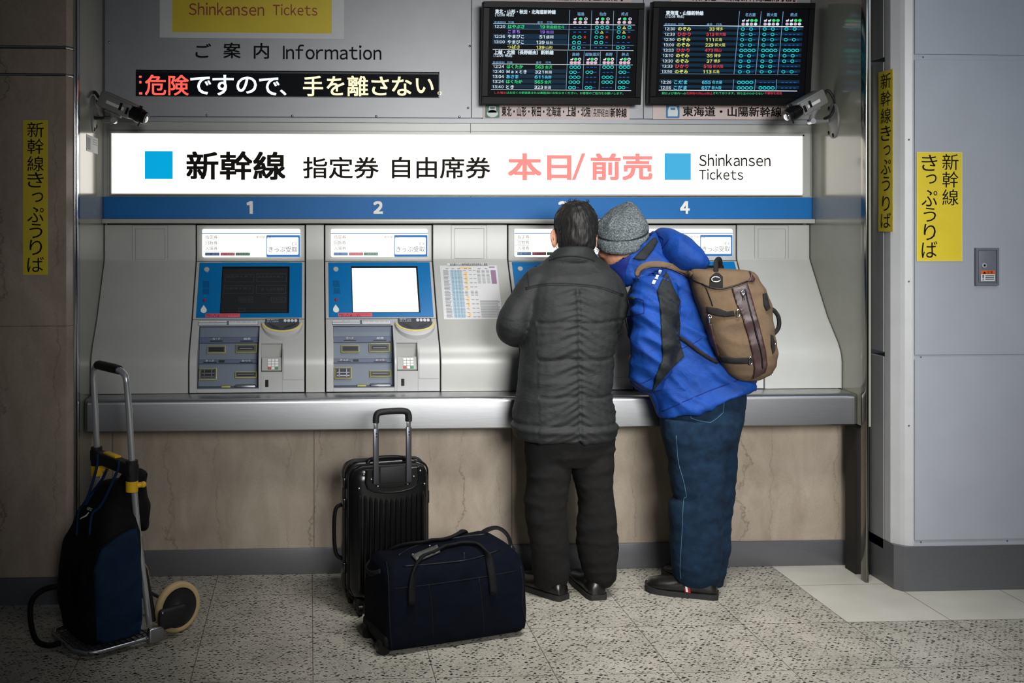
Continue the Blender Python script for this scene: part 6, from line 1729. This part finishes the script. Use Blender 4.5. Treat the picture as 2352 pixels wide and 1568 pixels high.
def wheel(c):
    bm = B()
    prof = [(0.078, -0.014), (0.078, 0.014), (0.088, 0.016), (0.095, 0.013), (0.0985, 0.005), (0.0985, -0.005), (0.095, -0.013), (0.088, -0.016)]
    loft(bm, [[c+(pw*math.cos(t)+Z_*math.sin(t))*r+axw*w_ for r, w_ in prof] for t in [2*PI*k/44 for k in range(44)]], closed=True); ty = obj('tyre', bm, 'tyre', ct, 50)
    bm = B(); loft(bm, [[c+(pw*math.cos(t)+Z_*math.sin(t))*r+axw*w_ for t in [2*PI*k/36 for k in range(36)]] for r, w_ in ((0.080, -0.012), (0.080, 0.012), (0.070, 0.008), (0.03, 0.010), (0.018, 0.018), (0.017, 0.022))]); wd = obj('wheel_disc', bm, 'rubber', ct, 40)
    bm = B(); ell(bm, c+axw*0.022, (pw*0.009, Z_*0.009, axw*0.005), 12, 8); obj('axle_cap', bm, 'alu', wd)
wheel(WC); wheel(WC-axw*0.40)
bm = B(); tube(bm, [WC-axw*0.012, WC-axw*0.39], 0.007, 10); obj('axle', bm, 'gunmetal', ct)

# the bag strapped on the cart
cg = thing('rucksack', G(-0.14, 0.15, 0.036), 'tall dark navy and black rucksack strapped upright on the luggage cart', 'bag')
def crng(z, a0, a1, p0, p1, e=4.0, n=36):
    c = G((a0+a1)/2, (p0+p1)/2, z); return sup(c, A_*((a1-a0)/2), P_*((p1-p0)/2), e, n)
bm = B()
loft(bm, [crng(0.038, -0.28, 0.0, 0.055, 0.25), crng(0.05, -0.30, 0.012, 0.05, 0.27), crng(0.15, -0.315, 0.018, 0.045, 0.285), crng(0.28, -0.315, 0.016, 0.042, 0.28), crng(0.37, -0.31, 0.012, 0.04, 0.262), crng(0.43, -0.30, 0.005, 0.038, 0.235, 3.4), crng(0.47, -0.29, -0.01, 0.036, 0.225, 3.0), crng(0.52, -0.27, -0.03, 0.035, 0.20, 2.8), crng(0.565, -0.25, -0.06, 0.035, 0.165, 2.6), crng(0.595, -0.225, -0.10, 0.04, 0.13, 2.4), crng(0.605, -0.19, -0.14, 0.06, 0.10, 2.2)])
bm = remesh(bm, 0.0075, 4)
displace(bm, lambda p, n: 0.008*nz(p, (7, 7, 6), 71)+0.007*ridge(p, (8, 8, 6), 73))
TR = bvh(bm); body = obj('bag_body', bm, 'blackbag', cg, 180)
bm = B(); patch(bm, [TR], [(214, 1310), (232, 1262), (262, 1236), (300, 1216), (315, 1212), (320, 1260), (325, 1340), (327, 1420), (322, 1455), (240, 1478), (222, 1470)], 0.004, 0.007, 6); sp_ = obj('navy_side_panel', bm, 'navybag2', cg, 180)
bm = B(); seamline(bm, [TR], [(205, 1262), (240, 1245), (275, 1228), (314, 1208)], 0.004, 0.004); seamline(bm, [TR], [(245, 1300), (248, 1380), (244, 1470)], 0.004, 0.006); obj('panel_seam', bm, 'blackbag', sp_, 180)
bm = B(); patch(bm, [TR], [(162, 1300), (196, 1292), (202, 1400), (172, 1440)], 0.005, 0.005, 6); obj('front_pocket', bm, 'navybag', cg, 180)
hp = TR.ray_cast(CAM, ray(206, 1180).normalized())
if hp[0] is not None:
    nrm = hp[1]; uu = Vector((0, 0, 1)).cross(nrm).normalized(); vv = nrm.cross(uu)
    LP = Plane(hp[0]+nrm*0.014, uu, vv)
    bm = B()
    vs, fs = glyphs('zun', 0.0, 3); mx, Mx = min(v[0] for v in vs), max(v[0] for v in vs)
    for kx in (0, 0.0008):
        V = [bm.verts.new(LP.pt(0.026-(x-mx)/(Mx-mx)*0.034+kx, 0.022-(y/0.7)*0.013, 0.001)) for x, y in vs]
        for f in fs:
            try: bm.faces.new([V[i] for i in f])
            except ValueError: pass
    apoly(bm, LP, [(-0.028, -0.03), (0.006, -0.012), (0.014, 0.004), (0.010, 0.005), (0.0, -0.008), (-0.022, -0.022)], 0.0, 0.0012)
    obj('logo', bm, 'white', body, 0, normals=False)
bm = B(); tube(bm, curve_pts([atY(135, 1345, 3.98), atY(100, 1354, 3.975), atY(74, 1378, 3.96), atY(70, 1420, 3.95), atY(82, 1468, 3.95), atY(110, 1482, 3.96), atY(140, 1476, 3.97)], 6), 0.011, 10, flat=0.4, ref=(0, 1, 0)); obj('loose_strap', bm, 'blackbag', cg, 180)
# bungee cords, small bag
bg = thing('bungee_cord', lc.lerp(rc_, .4)-Z_*0.02, 'blue bungee cords tied from the cart crossbar over the rucksack', 'cord')
def cord(pts, over):
    q = [Vector(p) for p in pts]
    for x, y in over:
        d = ray(x, y).normalized(); h = TR.ray_cast(CAM, d)
        if h[0] is not None: q.append(h[0]-d*0.009)
    bm = B(); tube(bm, curve_pts(q, 5), 0.0055, 8, flat=1); obj('cord', bm, 'cordblue', bg, 180)
e = P_*0.03
cord([atY(240, 1040, 4.13)+e, atY(222, 1075, 4.10)], [(198, 1150), (182, 1172), (176, 1230)])
cord([atY(290, 1058, 3.99)+e, atY(268, 1085, 3.98)], [(232, 1160), (212, 1180), (205, 1230)])
cord([atY(262, 1075, 4.02)+e, atY(235, 1100, 4.04)], [(214, 1130), (196, 1160)])
sb = thing('small_bag', atY(318, 1215, 4.13), 'small black soft bag hanging behind the cart handle', 'bag')
bm = B(); R = []
for y, x0, x1, b in ((1078, 300, 326, .02), (1088, 285, 336, .035), (1105, 268, 333, .045), (1130, 268, 336, .05), (1160, 285, 341, .05), (1185, 298, 342, .045), (1200, 315, 340, .035), (1214, 322, 338, .02)):
    p0, q1 = atY(x0, y, 4.12), atY(x1, y, 4.12); R.append(sup((p0+q1)/2, (q1-p0)/2, Vector((0, b, 0)), 2.5, 24))
loft(bm, R); bm = remesh(bm, 0.006, 3); displace(bm, lambda p, n: 0.007*nz(p, (12, 12, 12), 81)+0.005*ridge(p, (14, 14, 14), 83)); obj('pouch', bm, 'blackbag', sb, 180)
bm = B(); tube(bm, curve_pts([atY(318, 1088, 4.12), atY(312, 1074, 4.10), atY(300, 1066, 4.06), rc_+Z_*0.026-P_*0.02], 5), 0.005, 8); obj('loop', bm, 'blackbag', sb, 180)
